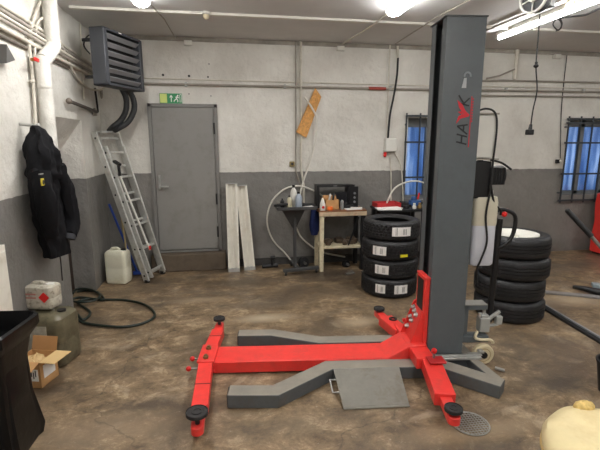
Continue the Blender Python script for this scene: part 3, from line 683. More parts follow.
for z, cy, rx, ry, amp in [(1.88, 3.72, .015, .02, .05), (1.85, 3.72, .045, .06, .1), (1.79, 3.71, .08, .10, .1), (1.70, 3.70, .11, .15, .08), (1.60, 3.71, .12, .19, .07), (1.50, 3.73, .12, .22, .05), (1.45, 3.74, .10, .21, .05)]:
    rings.append(ring(-1.46-jx, cy-jy, z-jz, rx, ry, 56, z*11, amp))
Hd.loft(fine(rings)); crumple(Hd, .03); Hd.build('hood', CLOTH, jk)
def sleeve(pts, r0, r1, nm='sleeve'):
    s_ = MB(); s_.tube([Vector(p)-jk.location for p in pts], r0, n=26, smooth=14, radii=(r0, r1)); crumple(s_, .02); s_.build(nm, CLOTH, jk)
sleeve([(-1.42, 3.52, 1.50), (-1.38, 3.46, 1.36), (-1.39, 3.50, 1.18), (-1.41, 3.58, 1.02)], .085, .06)
sleeve([(-1.42, 3.90, 1.54), (-1.37, 3.97, 1.38), (-1.35, 4.00, 1.22), (-1.345, 4.00, 1.08), (-1.36, 3.93, .96)], .085, .07)
MB().cyl((-1.36-jx, 3.93-jy, .97-jz), (-1.365-jx, 3.915-jy, .925-jz), .067).build('cuff', CLOTHG, jk)
bd = Vector((-1.362, 3.60, 1.40))-jk.location
_p = on_x(42.5, 182, -1.375); bd = Vector(((_p.x+1.43)/.88, (_p.y-3.79)/.74, _p.z-1.83))
MB().box(bd, (.012, .06, .055)).build('chest_badge', mat('badge_yellow', (206, 186, 60), .6), jk, bevel=.003)
MB().cyl(bd+Vector((.004, 0, -.002)), bd+Vector((.009, 0, -.002)), .018, n=16).build('badge_mark', INK, jk)
_p = on_x(41, 174, -1.375); bt = Vector(((_p.x+1.43)/.88, (_p.y-3.79)/.74, _p.z-1.83)); MB().box(bt, (.012, .085, .008)).build('chest_zip', ZINC, jk)
MB().cyl((WALLX-.02-jx, 3.72-jy, 1.89-jz), (-1.46-jx, 3.72-jy, 1.875-jz), .012).sphere((-1.46-jx, 3.72-jy, 1.88-jz), .018).build('wall_hook', ZINC, jk)
MB().tube([Vector((-1.42, 3.80, .82))-jk.location, Vector((-1.42, 3.80, .7))-jk.location, Vector((-1.425, 3.805, .58))-jk.location], .006).build('drawcord', CABLE, jk)

jk.scale = (.88, .74, 1.0); jk.location = (-1.43, 3.79, 1.83)

# ------------------------------------------------------------------ ladder
def ladder():
    TL, BL = Vector((-1.565, 5.60, 1.87)), Vector((-1.05, 5.46, .02)); TR, BR = Vector((-1.385, 5.91, 1.87)), Vector((-.91, 5.82, .02))
    root = empty('ladder', (BL+BR)/2, 0, 'aluminium two section ladder leaning in the corner left of the grey door', 'ladder')
    o0 = root.location
    nrm = ((TR-TL).cross(BL-TL)).normalized()
    if nrm.y > 0: nrm = -nrm
    for sec, (t0, t1, off, inset) in enumerate([(0, 1, 0, 0), (.10, .985, .045, .035)]):
        wdir = (TR-TL).normalized()
        fr_ = empty('x', (0, 0, 0)) if False else None
        def P(side, t):
            A, B = (TL, BL) if side == 0 else (TR, BR)
            return A.lerp(B, t)+nrm*off+(wdir if side == 0 else -wdir)*inset-o0
        rails = []
        for side in (0, 1):
            r_ = MB().bar(P(side, t0), P(side, t1), .024, .085, up=nrm).build('side_rail', ALU, root, bevel=.003); rails.append(r_)
        nr = 6
        for k in range(nr):
            t = t0+.04+(t1-t0-.08)*k/(nr-1)
            MB().bar(P(0, t), P(1, t), .028, .028, up=nrm).build('rung', ALU, root, bevel=.004)
            for side in (0, 1):
                d = (wdir if side == 0 else -wdir)
                c = P(side, t)+nrm*.0
                q0 = c-d*.012; q1 = c-d*.016
                MB().cyl(q0, q1, .013, n=10).build('rung_rivet', DARK, root)
    for B in (BL, BR): MB().box(B-o0+Vector((0, 0, .0)), (.05, .05, .04), rz=R(35)).build('rubber_foot', BLK, root, bevel=.006)
    MB().bar(P(0, .02)+Vector((0, 0, .02)), P(1, .02)+Vector((0, 0, .02)), .03, .06, up=nrm).build('top_brace', ALU, root, bevel=.004)
ladder()
# squeegee on white pole
sq = empty('floor_squeegee', on_z(152, 262, .01), 0, 'white pole with a black squeegee head leaning upside down on the ladder', 'squeegee')
o0 = Vector(sq.location); a_ = on_y(120, 176, 5.55); b_ = on_y(150, 250, 5.6); sq.location = b_; o0 = Vector(b_)
MB().cyl(b_-o0, a_-o0, .013).build('pole', PLW, sq)
MB().bar(on_y(114, 161, 5.58)-o0, on_y(120, 165, 5.52)-o0, .05, .03).bar(on_y(118, 162, 5.55)-o0, a_-o0, .04, .03).build('squeegee_head', BLK, sq, bevel=.006)
MB().box((0, 0, .03), (.03, .03, .05)).build('red_grip', REDP, sq, bevel=.006)
bp_ = empty('blue_broom', on_z(134, 264, .01), 0, 'bright blue long handled tool leaning on the wall behind the ladder', 'broom')
o0 = Vector(bp_.location); bp_.location = on_z(138, 275, .01); o0 = Vector(bp_.location); a_ = on_y(109, 204, 5.70)
MB().cyl((0, 0, .02), a_-o0, .014).build('handle', BLUEP, bp_); MB().bar((-.06, 0, .03), (.1, .02, .03), .05, .05).build('broom_head', BLUEP, bp_, bevel=.01)
wp_ = empty('wooden_stick', on_z(130, 275, .01), 0, 'pale wooden stick leaning between the jerrycan and the ladder', 'stick')
o0 = Vector(wp_.location); a_ = on_y(119, 200, 5.62); MB().cyl((0, 0, 0), a_-o0, .011).build('shaft', mat('pale_wood', (196, 176, 130), .6), wp_)
# white jerrycan
def jerrycan(name, loc, rz, w, d, h, m, label, cap, tilt=0, extra=None):
    r = empty(name, loc, rz, label, 'canister')
    if tilt: r.rotation_euler = (0, tilt, rz)
    b = MB(); rings = []
    def rr(w, d, rad, z, n=6):
        pts = []
        for cxs, cys, a0 in ((1, 1, 0), (-1, 1, 90), (-1, -1, 180), (1, -1, 270)):
            for k in range(n+1):
                a_ = R(a0+90*k/n); pts.append((cxs*(w/2-rad)+rad*math.cos(a_), cys*(d/2-rad)+rad*math.sin(a_), z))
        return pts
    for f, z in ((.80, 0), (.95, .012), (1, .04), (1, h*.45), (.985, h*.47), (1, h*.49), (1, h*.82), (.97, h*.90), (.80, h*.96), (.5, h*.975)):
        rings.append(rr(w*f, d*f, min(w, d)*.2*f, z))
    b.loft(rings); b.build('body', m, r)
    hb = MB(); hb.tube([(-w*.3, 0, h*.94), (-w*.22, 0, h*1.0), (w*.02, 0, h*1.01), (w*.1, 0, h*.95)], .018, smooth=5); hb.build('handle', m, r)
    MB().cyl((w*.3, 0, h*.93), (w*.3, 0, h*1.0), .032, n=20).build('cap', cap, r)
    return r
jerrycan('jerrycan', (-1.40, 5.55, 0), R(-14), .27, .20, .44, JERRY, 'translucent white jerrycan on the floor beside the ladder', BLK)
# big murky canister and small can on top
bigc = jerrycan('oil_canister', (-1.44, 3.54, 0), R(-14), .33, .28, .44, OILCAN, 'large greasy olive canister on the floor under the small white can', BLK)
MB().box((-.05, -.141, .23), (.21, .004, .24)).build('worn_label', mat('dirty_label', (166, 162, 148), .6, var=.3, scale=14), bigc, smooth=False)
sc_ = jerrycan('oil_canister', (-1.495, 3.585, .445), R(-14), .24, .15, .20, OILTOP, 'small dirty white oil can with red diamond mark, resting on the large greasy canister', PLW)
mk = MB(); mk.box((.06, -.077, .105), (.062, .004, .062), rot=Matrix.Rotation(R(45), 3, 'Y')); mk.build('red_diamond_mark', REDP, sc_, smooth=False)
for z in (.13, .1): MB().box((-.05, -.076, z), (.09, .003, .012)).build('label_stripe', mat('faded_pink', (176, 120, 112), .6), sc_, smooth=False)
# cardboard box
cb = empty('cardboard_box', (-1.445, 3.22, 0), R(-16), 'open brown cardboard box with white label beside the greasy canister', 'box')
bw, bd_, bh = .20, .19, .20
b = MB(); t = .006
b.box((0, 0, t/2), (bw, bd_, t))
for sx in (-1, 1): b.box((sx*(bw/2-t/2), 0, bh/2), (t, bd_, bh)); b.box((0, sx*(bd_/2-t/2), bh/2), (bw, t, bh))
b.build('carton', CARD, cb, smooth=False)
MB().bar((0, -bd_/2, bh), (0, -bd_/2-.09, bh-.03), bw, .005).build('box_flap', CARD, cb, smooth=False)
MB().bar((bw/2, 0, bh), (bw/2+.12, 0, bh+.0), bd_, .005).build('box_flap', mat('pale_card', (214, 182, 128), .8), cb, smooth=False)
MB().bar((0, bd_/2, bh), (0, bd_/2+.03, bh+.10), bw, .005).build('box_flap', CARDD, cb, smooth=False)
MB().box((.045, -bd_/2-.002, .10), (.08, .004, .09)).build('shipping_label', PAPER, cb, smooth=False)
ik = MB()
for k in range(4): ik.box((.02+.016*k, -bd_/2-.0045, .10+.015*(k % 2)), (.007, .002, .05))
ik.build('label_print', INK, cb, smooth=False)
MB().box((bw/2+.001, .0, .11), (.004, .12, .10)).build('shipping_label', PAPER, cb, smooth=False)
MB().box((-.05, -bd_/2-.0015, .16), (.04, .003, .04)).build('carton_print', mat('brown_print', (120, 84, 52), .8), cb, smooth=False)
# crumpled paper in the box
pp = MB(); pp.sphere((0, 0, .2), .085, (1, .95, .7), 18)
for v in pp.bm.verts: v.co += Vector((random.uniform(-.012, .012), random.uniform(-.012, .012), random.uniform(-.012, .012)))
o_ = pp.build('packing_paper', mat('kraft_paper', (208, 178, 128), .8), smooth=False); o_.location = (-1.445, 3.22, .10); o_.scale = (.85, .85, .85); tag(o_, 'crumpled brown packing paper filling the open cardboard box', 'paper')
# tall white board at left edge
wb_ = empty('white_board', (-1.52, 3.05, 0), R(0), 'white panel standing upright at the left edge beside the small oil can', 'board')
a0 = on_x(5, 240, -1.55); 
MB().box((-.045, -.08, .525), (.03, .5, 1.05)).build('panel', WHITEB, wb_, bevel=.003)
MB().box((-.028, -.08, .985), (.012, .46, .05)).build('top_rail', WHITEB, wb_, bevel=.003)

# bin with bag
bn = empty('waste_bin', (-1.36, 2.47, 0), R(-6), 'black bin liner sack stretched open over a waste bin at bottom left', 'bin')
def rrect(w, d, rad, z, n=8, ph=0, amp=0, cx=0, cy=0):
    pts = []
    for cxs, cys, a0 in ((1, 1, 0), (-1, 1, 90), (-1, -1, 180), (1, -1, 270)):
        for k in range(n+1):
            a_ = R(a0+90*k/n); f = 1+amp*math.sin(len(pts)*1.9+ph)
            pts.append((cx+(cxs*(w/2-rad)+rad*math.cos(a_))*f, cy+(cys*(d/2-rad)+rad*math.sin(a_))*f, z))
    return pts
s_ = MB(); rings = []
for w, z, amp, ph, cx_ in [(.28, .12, 0, 0, 0), (.31, .5, .01, 1, 0), (.385, .74, .012, 2, 0), (.40, .765, .01, 2, 0), (.425, .755, .015, 2, 0), (.425, .70, .02, 2, 0), (.35, .64, .02, 2.3, 0), (.31, .54, .03, 2.8, 0), (.31, .42, .03, 3, .005), (.32, .30, .035, 3.2, .0), (.345, .18, .04, 3.7, .0), (.37, .06, .05, 4, .0), (.35, .0, .05, 4.3, .0)]:
    rings.append(rrect(w, w*1.02, .07, z, 8, ph, amp, cx_))
s_.loft(rings); s_.build('liner_bag', BAG, bn)
MB().lathe([(.08, .10), (.10, .10), (.13, .6), (.12, .6)], n=32, closed=True).build('bin_body', BLK, bn)

# garden hose coil
def hose_clamp(p):
    if p.x < WALLX+.03:
        p.y = min(max(p.y, Y0+.05), Y1-.05); p.x = max(p.x, WALLX-.20)
q = [on_z(x, y, .015) for x, y in [(72, 290), (88, 290), (98, 293), (104, 300), (90, 299), (78, 303), (90, 312), (83, 320), (70, 317), (62, 308), (76, 298), (100, 300), (125, 300), (145, 305), (155, 315), (146, 322), (125, 327), (100, 326), (80, 321), (66, 311)]]
for i, p in enumerate(q): p.z = .014+.004*(i % 3); hose_clamp(p)
pipe('garden_hose', q, .013, HOSEG, 'dark green hose coiled loosely on the floor in front of the doorway', 'hose', smooth=6)
q = [on_z(x, y, .015) for x, y in [(66, 296), (75, 291), (90, 292), (100, 297), (95, 303), (78, 305), (66, 301)]]
for i, p in enumerate(q): p.z = .042+.003*(i % 3); hose_clamp(p)
pipe('garden_hose', q, .012, HOSEG, 'small extra ring of dark hose lying in the doorway', 'hose', smooth=6)

# ------------------------------------------------------------------ two white ramps/planks
for (x, y, lean, rz, lab, w, hgt) in [(.045, 5.80, R(-6.5), 0, 'white metal profile plank leaning on the wall, left one next to the door', .155, 1.20), (.265, 5.84, R(-6.5), R(6), 'white metal profile plank leaning on the wall, right one of the two', .15, 1.17)]:
    r = empty('metal_plank', (x, y-.02, 0), 0, lab, 'plank', 'white planks beside the door')
    r.rotation_euler = (lean, R(-2.5) if rz else R(1.2)*0, 0)
    if rz: r.rotation_euler = (lean, R(-4.2), 0)
    b = MB(); b.box((0, .03, hgt/2), (w, .006, hgt)); b.box((-w/2+.014, .0, hgt/2), (.028, .06, hgt)); b.box((w/2-.014, .0, hgt/2), (.028, .06, hgt))
    b.build('channel', WHITEB, r, bevel=.002)
    MB().box((0, .012, hgt/2), (.02, .02, hgt-.01)).build('centre_rib', WHITEB, r, bevel=.002)
    MB().box((0, 0, hgt+.004), (w+.004, .066, .012)).build('end_cap', ZINC, r, bevel=.002)
    MB().box((0, 0, .02), (w+.004, .064, .05)).build('foot_cap', ZINC, r, bevel=.002)
# small black scrap next to planks
sc = empty('floor_valve', (.56, 5.86, 0), 0, 'small black metal fittings on the floor right of the white planks', 'fitting')
MB().cyl((-.12, 0, .03), (.1, .02, .03), .03).cyl((.02, 0, .03), (.03, 0, .14), .022).build('fitting_body', DARK, sc); MB().cyl((.0, 0, .15), (.06, 0, .15), .03, n=14).build('hand_knob', DARK, sc)

# ------------------------------------------------------------------ tool stand
STANDM = mat('stand_dark_metal', (62, 62, 62), .5, var=.15)
Ts = Vector((.88, 5.50, 0))
ts = empty('tool_stand', Ts, 0, 'dark metal stand on a wheeled foot with a tray, beside the bench', 'stand')
MB().bar((-.19, -.04, .07), (.30, .03, .075), .06, .04).bar((.02, -.01, .07), (-.02, .42, .07), .05, .04).build('base_foot', STANDM, ts, bevel=.005)
for (x, y) in ((-.16, -.04), (.27, .03), (-.02, .4)):
    w = MB().cyl((x-.012, y, .03), (x+.012, y, .03), .03, n=18).box((x, y, .055), (.03, .03, .02)).build('caster', BLK, ts)
MB().cyl((-.01, .12, .08), (-.01, .12, .88), .024).build('post', STANDM, ts)
MB().hexa([(-.03, .15, .60), (.01, .15, .60), (.01, .19, .60), (-.03, .19, .60)], [(-.19, .06, .87), (.12, .06, .87), (.12, .26, .87), (-.19, .26, .87)]).build('funnel_support', mat('dk_plate', (58, 58, 58), .6), ts, bevel=.003)
b = MB(); b.box((0, .12, .885), (.52, .32, .015))
for sy in (-.04, .28): b.box((0, sy, .905), (.52, .01, .035))
for sx in (-.26, .26): b.box((sx, .12, .905), (.01, .32, .035))
b.build('tray', STANDM, ts, bevel=.002)
MB().cyl((-.26, .0, .95), (-.12, .05, .95), .018).bar((-.3, -.02, .945), (-.2, .02, .945), .03, .03).build('clamp_arm', DARK, ts)
tz = .8935
def bottle(name, x, y, z, r, h, m, lab, capm=BLK, grp='bottles on the tool stand'):
    b = empty(name, (x, y, z), 0, lab, 'bottle', grp)
    MB().lathe([(.0005, 0), (r*.9, 0), (r, .01), (r, h*.62), (r*.85, h*.74), (r*.35, h*.86), (r*.35, h*.9), (.0005, h*.9)], n=20).build('bottle_body', m, b)
    MB().cyl((0, 0, h*.88), (0, 0, h), r*.42, n=14).build('bottle_cap', capm, b)
    return b
bottle('spray_bottle', Ts.x-.09, Ts.y+.07, tz, .032, .17, mat('cream_can', (196, 188, 160), .5), 'cream spray can, leftmost on the tray of the tool stand')
bottle('spray_bottle', Ts.x+.03, Ts.y+.05, tz, .045, .22, mat('pale_blue_can', (150, 160, 172), .5), 'pale blue grey bottle standing in the middle of the tool stand tray')
bottle('spray_bottle', Ts.x-.02, Ts.y+.16, tz, .045, .30, PLW, 'tall white bottle behind the others on the tool stand tray')
bottle('spray_bottle', Ts.x-.17, Ts.y+.17, tz, .03, .12, DARK, 'short black bottle at the back left of the tool stand tray')
put_ = MB().cyl((0, 0, .02), (.10, .03, .02), .02).box((.03, .02, .05), (.06, .04, .05)).build('clamp', DARK, bevel=.004); put_.location = (Ts.x+.08, Ts.y+.20, tz); tag(put_, 'black metal clamp at the back right of the tool stand tray', 'clamp')
tg = MB().box((0, 0, 0.006), (.17, .10, .012), rz=R(10)).build('paper_rag', PAPER, smooth=False); tg.location = (Ts.x+.15, Ts.y+.06, tz); tag(tg, 'flat white rag on the right end of the tool stand tray', 'rag')
for v in tg.data.vertices: v.co.z += .01*math.sin(v.co.x*30)

# ------------------------------------------------------------------ workbench
Bx, By = 1.42, 5.52
wbn = empty('workbench', (1.50, 5.78, 0), 0, 'workbench with worn brown top, cream legs and a lower shelf', 'workbench')
MB().box((.02, -.03, .835), (.66, .40, .03)).build('bench_top', WOOD, wbn, bevel=.004)
MB().box((.02, -.235, .80), (.66, .012, .055)).build('front_edge', mat('edge_cream', (196, 176, 146), .5, var=.3, scale=16, dirt=(120, 50, 36), dirt_amt=.8, dscale=8), wbn, bevel=.002)
for (x, y) in ((-.27, -.2), (.31, -.2), (-.27, .13), (.31, .13)): MB().box((x, y, .40), (.055, .055, .80)).build('leg', CREAM if x < 0 else DARK, wbn, bevel=.004)
MB().box((.02, -.03, .33), (.60, .36, .03)).build('lower_shelf', CREAM, wbn, bevel=.003)
MB().bar((.24, -.225, .75), (.10, -.225, .36), .01, .02).build('brace', DARK, wbn)
# clutter on lower shelf
random.seed(3)
cl = MB()
for k in range(14):
    x = random.uniform(-.2, .24); y = random.uniform(-.15, .08)
    s = random.uniform(.025, .05)
    if k % 3 == 0: cl.cyl((x, y, .346+s), (x+random.uniform(-.12, .12), y+.05, .346+s*1.2), s*.8, n=12)
    elif k % 3 == 1: cl.lathe([(s, 0), (s*1.3, .01), (s*1.3, .05), (s*.6, .07), (.0005, .07)], c=(x, y, .346), n=14)
    else: cl.box((x, y, .346+s*.8), (s*2.5, s*2, s*1.6), rz=random.uniform(0, 3))
clo = cl.build('scrap_parts', mat('scrap_brown', (88, 74, 60), .6, var=.4, scale=20)); clo.location = clo.location+Vector((1.50, 5.78, 0)); tag(clo, 'heap of greasy metal scrap on the lower shelf of the workbench', 'scrap', kind='stuff')
# floor clutter under bench
for (x, y, r_, lab) in [(1.02, 5.80, .075, 'dark round machine part on the floor between stand and bench'), (1.62, 5.72, .05, 'small dark round part on the floor under the bench')]:
    m_ = empty('machine_part', (x, y, 0), R(20), lab, 'machine part')
    MB().lathe([(.02, -.03), (r_, -.03), (r_, .03), (.02, .03)], c=(0, 0, 0), M=Matrix.Translation((0, 0, r_)) @ Matrix.Rotation(R(80), 4, 'X'), closed=True, n=26).build('flange', DARK, m_); MB().cyl((0, -.06, r_), (0, .06, r_), .02).build('shaft', STEEL, m_)
for (x, y, lab) in [(1.60, 5.40, 'grey metal offcut on the floor in front of the workbench, left one'), (1.84, 5.45, 'grey metal offcut on the floor near the tyre stack, right one')]:
    b = MB().box((0, 0, .012), (.13, .05, .024), rz=R(15)).box((.03, .02, .03), (.04, .05, .03), rz=R(-20)).build('metal_offcut', mat('scrap_grey', (108, 104, 98), .6), bevel=.003); b.location = (x, y, 0); tag(b, lab, 'scrap')
# blue cloth hanging at the bench's left end
bcq = MB(); rings = []
for z, w, d in [(.84, .05, .03), (.72, .06, .06), (.62, .07, .07), (.54, .06, .06), (.47, .04, .04)]: rings.append(ring(0, 0, z, w, d, 28, z*20, .10))
bcq.loft(rings); ob_ = bcq.build('blue_rag', BLUEC); ob_.location = (1.175, 5.80, ob_.location.z); tag(ob_, 'dark blue cloth hanging from the left end of the workbench', 'cloth')
# microwave-like black open frame on the bench
bz = .85
mw = empty('microwave_oven', (1.50, 5.86, bz), 0, 'old black microwave oven shell with side control panel on the workbench', 'microwave')
b = MB(); W_, D_, H_ = .60, .17, .32
b.box((-.02, 0, H_-.015), (W_-.08, D_, .03)); b.box((-W_/2+.02, 0, (H_)/2), (.04, D_, H_)); b.box((W_/2-.15, 0, H_/2), (.02, D_, H_)); b.box((.08, D_/2-.01, H_*.3), (.30, .02, H_*.55)); b.box((0, 0, .01), (W_, D_, .02))
b.build('casing', BLK, mw, bevel=.004)
MB().box((W_/2-.07, 0, H_*.47), (.13, D_, H_*.9)).build('control_panel', BLK, mw, bevel=.006)
MB().box((.05, -D_/2+.02, .12), (.17, .02, .20)).build('oven_door', mat('dark_glass', (34, 34, 38), .25), mw, bevel=.004)
for z in (.08, .14, .2): MB().cyl((W_/2-.06, -D_/2, z), (W_/2-.06, -D_/2-.012, z), .016, n=16).build('knob', HEATV, mw)
MB().box((-.04, -D_/2-.002, H_-.012), (.05, .006, .012)).build('nameplate', HEATV, mw)
# carton on bench
ct = empty('carton', (1.385, 5.70, bz), R(4), 'small open brown carton at the front left of the workbench', 'box')
b = MB(); w, d, h_ = .19, .13, .13
b.box((0, 0, .003), (w, d, .006))
for s in (-1, 1): b.box((s*(w/2-.003), 0, h_/2), (.006, d, h_)); b.box((0, s*(d/2-.003), h_/2), (w, .006, h_))
b.build('carton_body', CARD, ct, smooth=False)
MB().bar((0, d/2, h_), (0, d/2+.02, h_+.05), w, .004).build('carton_flap', CARDD, ct, smooth=False)
MB().bar((-w/2, 0, h_), (-w/2-.04, 0, h_+.025), d, .004).build('carton_flap', CARDD, ct, smooth=False)
for (x, m_, lab) in [(.0, PLW, 'white tube sticking out of the small carton on the bench'), (.05, BLK, 'black tool handle sticking out of the small carton on the bench')]:
    t_ = MB().cyl((0, 0, 0), (.03, 0, .17), .014).cyl((.03, 0, .17), (.034, 0, .2), .02, .008).build('tube_tool', m_); t_.location = (1.365+x, 5.70, bz+.007); tag(t_, lab, 'tool')
pg = MB().lathe([(.0005, 0), (.045, 0), (.05, .03), (.04, .055), (.0005, .06)], n=22).build('orange_cap', ORANGE); pg.location = (1.35, 5.60, bz); pg.scale = (.8, .8, .8); tag(pg, 'orange plastic cap at the front edge of the workbench', 'cap')
fn = empty('funnel_bottle', (1.245, 5.60, bz), 0, 'white squeeze bottle with red spot at the left front corner of the workbench', 'bottle')
MB().lathe([(.0005, 0), (.038, 0), (.04, .08), (.012, .16), (.0005, .165)], n=20).build('bottle_body', PLW, fn); MB().cyl((.0, -.041, .045), (0, -.038, .045), .018).build('red_spot', REDP, fn)
gl = MB().lathe([(.0005, 0), (.022, 0), (.024, .11), (.012, .13), (.0005, .13)], n=16).build('glass_jar', mat('jar_grey', (130, 132, 130), .3), ); gl.location = (1.52, 5.62, bz); tag(gl, 'slim grey jar right of the small carton on the bench', 'jar')
pr = MB(); pr.box((0, 0, .006), (.22, .1, .01), rz=R(8)); pr.box((.05, .02, .018), (.16, .07, .008), rz=R(-14)); o_ = pr.build('paper_sheets', PAPER, smooth=False); o_.location = (1.70, 5.62, bz); tag(o_, 'crumpled white papers at the right end of the workbench', 'paper')
for sx in (0,):
    bt_ = MB().box((0, 0, .025), (.16, .06, .05), rz=R(12)).cyl((-.05, 0, .05), (-.02, 0, .09), .02).build('hand_drill', DARK, bevel=.006); bt_.location = (1.60, 5.70, bz); tag(bt_, 'small dark power tool between microwave and papers', 'tool')

# ------------------------------------------------------------------ cabinet and clutter behind the left tyres
kb = empty('parts_table', (2.42, 5.55, 0), 0, 'low dark table behind the left tyre stack loaded with oddments', 'table')
MB().box((-.12, 0, .855), (.66, .45, .03)).build('table_top', DARK, kb, bevel=.004)
for (x, y) in ((-.41, -.18), (.17, -.18), (-.41, .18), (.17, .18)): MB().box((x, y, .42), (.05, .05, .84)).build('leg', DARK, kb, bevel=.003)
MB().box((-.12, .18, .45), (.5, .02, .7)).build('back_panel', DARK, kb)
kz = .87
def put(name, b, loc, m, lab, cat, bevel=0, smooth=True):
    o = b.build(name, m, bevel=bevel, smooth=smooth); o.location = loc; tag(o, lab, cat); return o
rt = MB(); rt.box((0, 0, .005), (.34, .22, .01)); 
for s in (-1, 1): rt.box((0, s*.107, .035), (.34, .007, .06)); rt.box((s*.167, 0, .035), (.007, .22, .06))
put('red_tray', rt, (2.16, 5.64, kz), mat('red_tray', (176, 40, 42), .45), 'red tray behind the papers above the left tyre stack', 'tray', bevel=.003)
put('paper_sheets', MB().box((0, 0, .012), (.32, .2, .012), rz=R(-8)).box((.05, 0, .022), (.25, .15, .01), rz=R(10)), (2.13, 5.42, kz), PAPER, 'white paper heap in front of the red tray', 'paper', smooth=False)
bm_ = empty('blue_machine', (2.56, 5.6, kz), 0, 'small blue and black machine behind the left tyre stack under the narrow window', 'machine')
MB().box((0, 0, .05), (.14, .12, .07)).cyl((-.02, 0, .08), (-.02, 0, .14), .035).build('machine_body', mat('blue_tool', (52, 92, 150), .5), bm_, bevel=.01); MB().cyl((-.1, 0, .04), (-.22, 0, .05), .03).box((-.16, 0, .015), (.2, .1, .03)).build('machine_motor', DARK, bm_, bevel=.006)
MB().cyl((.04, 0, .1), (.06, 0, .19), .012).build('machine_knob', REDP, bm_)
for (x, y, s_, m_, lab) in [(2.36, 5.42, .035, DARK, 'dark fitting on the table, left of the blue machine'), (2.54, 5.40, .03, mat('brassy', (170, 140, 90), .4, metal=.4), 'brass coloured fitting right of the blue machine'), (2.45, 5.37, .028, PLW, 'small pale fitting in front of the blue machine')]:
    put('pipe_fitting', MB().lathe([(s_*.5, 0), (s_, .01), (s_, .04), (s_*.6, .05), (s_*.6, .08), (.0005, .08)], n=16), (x, y, kz), m_, lab, 'fitting')
# dark cabinet behind column
ck = empty('tool_cabinet', (2.82, 5.25, 0), R(-6), 'dark grey steel cabinet with angled top half hidden behind the lift column', 'cabinet')
MB().box((0, 0, .55), (.28, .45, 1.08)).build('cabinet_body', mat('cab_grey', (50, 52, 54), .5), ck, bevel=.005); MB().box((0, -.02, 1.10), (.32, .5, .03), rot=Matrix.Rotation(R(6), 3, 'X')).build('cabinet_top', DARK, ck, bevel=.004)
MB().box((0, -.228, .7), (.25, .012, .5)).build('cabinet_door', mat('cab_grey', (50, 52, 54), .5), ck, bevel=.003)
put('cabinet_rag', MB().box((0, 0, .012), (.12, .1, .02)).cyl((.02, 0, .02), (.05, .03, .05), .018), (2.82, 5.25, 1.117), mat('rag_pale', (176, 170, 158), .8), 'pale rag lying on top of the dark steel cabinet', 'rag', bevel=.004)
q = [on_y(x, y, 5.68) for x, y in [(386, 212), (388, 200), (394, 189), (404, 183), (416, 181), (428, 184)]]
q[0].z = kz+.016
pipe('air_hose', q, .012, HOSEW, 'white air hose arching in front of the narrow window towards the column', 'hose', smooth=6)

# ------------------------------------------------------------------ tyres
def tyre_mesh(Ro, Ri, w, m, name, grooves):
    b = MB(); hw = w/2; prof = []
    bead = Ri; 
    # outer profile from lower bead round the tread to the upper bead, then inner surface back
    side = [(Ri, -hw*.72), (Ri+.012, -hw*.82), (Ri+(Ro-Ri)*.35, -hw*.97), (Ri+(Ro-Ri)*.6, -hw*1.0), (Ri+(Ro-Ri)*.82, -hw*.93), (Ro-.010, -hw*.80), (Ro-.002, -hw*.70)]
    prof += side
    gz = [-.45, -.15, .15, .45] if grooves == 4 else [-.3, 0, .3]
    for g in gz:
        prof += [(Ro, (g-.045)*hw), (Ro-.008, (g-.035)*hw), (Ro-.008, (g+.035)*hw), (Ro, (g+.045)*hw)]
    prof += [(r, -z) for r, z in side[::-1]]
    inner = [(Ri+.01, hw*.62), (Ri+(Ro-Ri)*.5, hw*.85), (Ro-.02, hw*.7), (Ro-.018, 0), (Ro-.02, -hw*.7), (Ri+(Ro-Ri)*.5, -hw*.85), (Ri+.01, -hw*.62)]
    prof += inner
    n = 160 if grooves == 4 else 120
    b.lathe([(r, z+hw) for r, z in prof], n=n, closed=True)
    for v in b.bm.verts:
        r = math.hypot(v.co.x, v.co.y)
        if grooves == 4 and r > Ro-.003:
            i_ = int(round(math.atan2(v.co.y, v.co.x)/(2*PI/n))); row = int(v.co.z/w*5)
            if (i_+row*2) % (4 if grooves == 4 else 5) == 0: v.co.x *= (Ro-.009)/Ro; v.co.y *= (Ro-.009)/Ro
    return b
def copy_tree(o, parent=None):
    c = o.copy(); COL.objects.link(c)
    if parent: c.parent = parent
    for ch in list(o.children): copy_tree(ch, c)
    return c
RoA, wA = .325, .219
tA = empty('tyre', (0, 0, 0), 0, 'tmp', 'tyre', 'new tyres in the left stack')
tyre_mesh(RoA, .20, wA, TYREA, 'tyre', 4).build('tread_and_sidewall', TYREA, tA)
def patch(root, Ro, th0, th1, z0, z1, m, name, off=.0035):
    b = MB(); n = 8; lo = []; 
    r0, r1 = Ro-.002, Ro+off
    ring4 = []
    for i in range(n+1):
        a_ = th0+(th1-th0)*i/n; c_, s__ = math.cos(a_), math.sin(a_)
        ring4.append([(r0*c_, r0*s__, z0), (r1*c_, r1*s__, z0), (r1*c_, r1*s__, z1), (r0*c_, r0*s__, z1)])
    b.loft(ring4)
    return b.build(name, m, root, smooth=False)
lx, ly = 1.865, 4.70
tops = [(0.0, 0.0, 'bottom tyre of the left stack, two white labels low beside the lift'), (.012, .01, 'second tyre from the bottom of the left stack, white label at its left'), (-.004, .0, 'third tyre from the bottom of the left stack, with a yellow sticker'), (.012, .015, 'top tyre of the left stack with one wide white label')]
cam_ang = math.atan2(-ly, -lx)
labs = [[('w', 12, 40), ('w', -26, -6)], [('w', -30, -2)], [('w', -34, -6), ('y', 22, 38)], [('w', 2, 40)]]
for i, (ox, oy, lab) in enumerate(tops):
    t_ = tA if i == 0 else copy_tree(tA)
    t_.location = (lx+ox, ly+oy, i*(wA+.002)); t_['label'] = lab
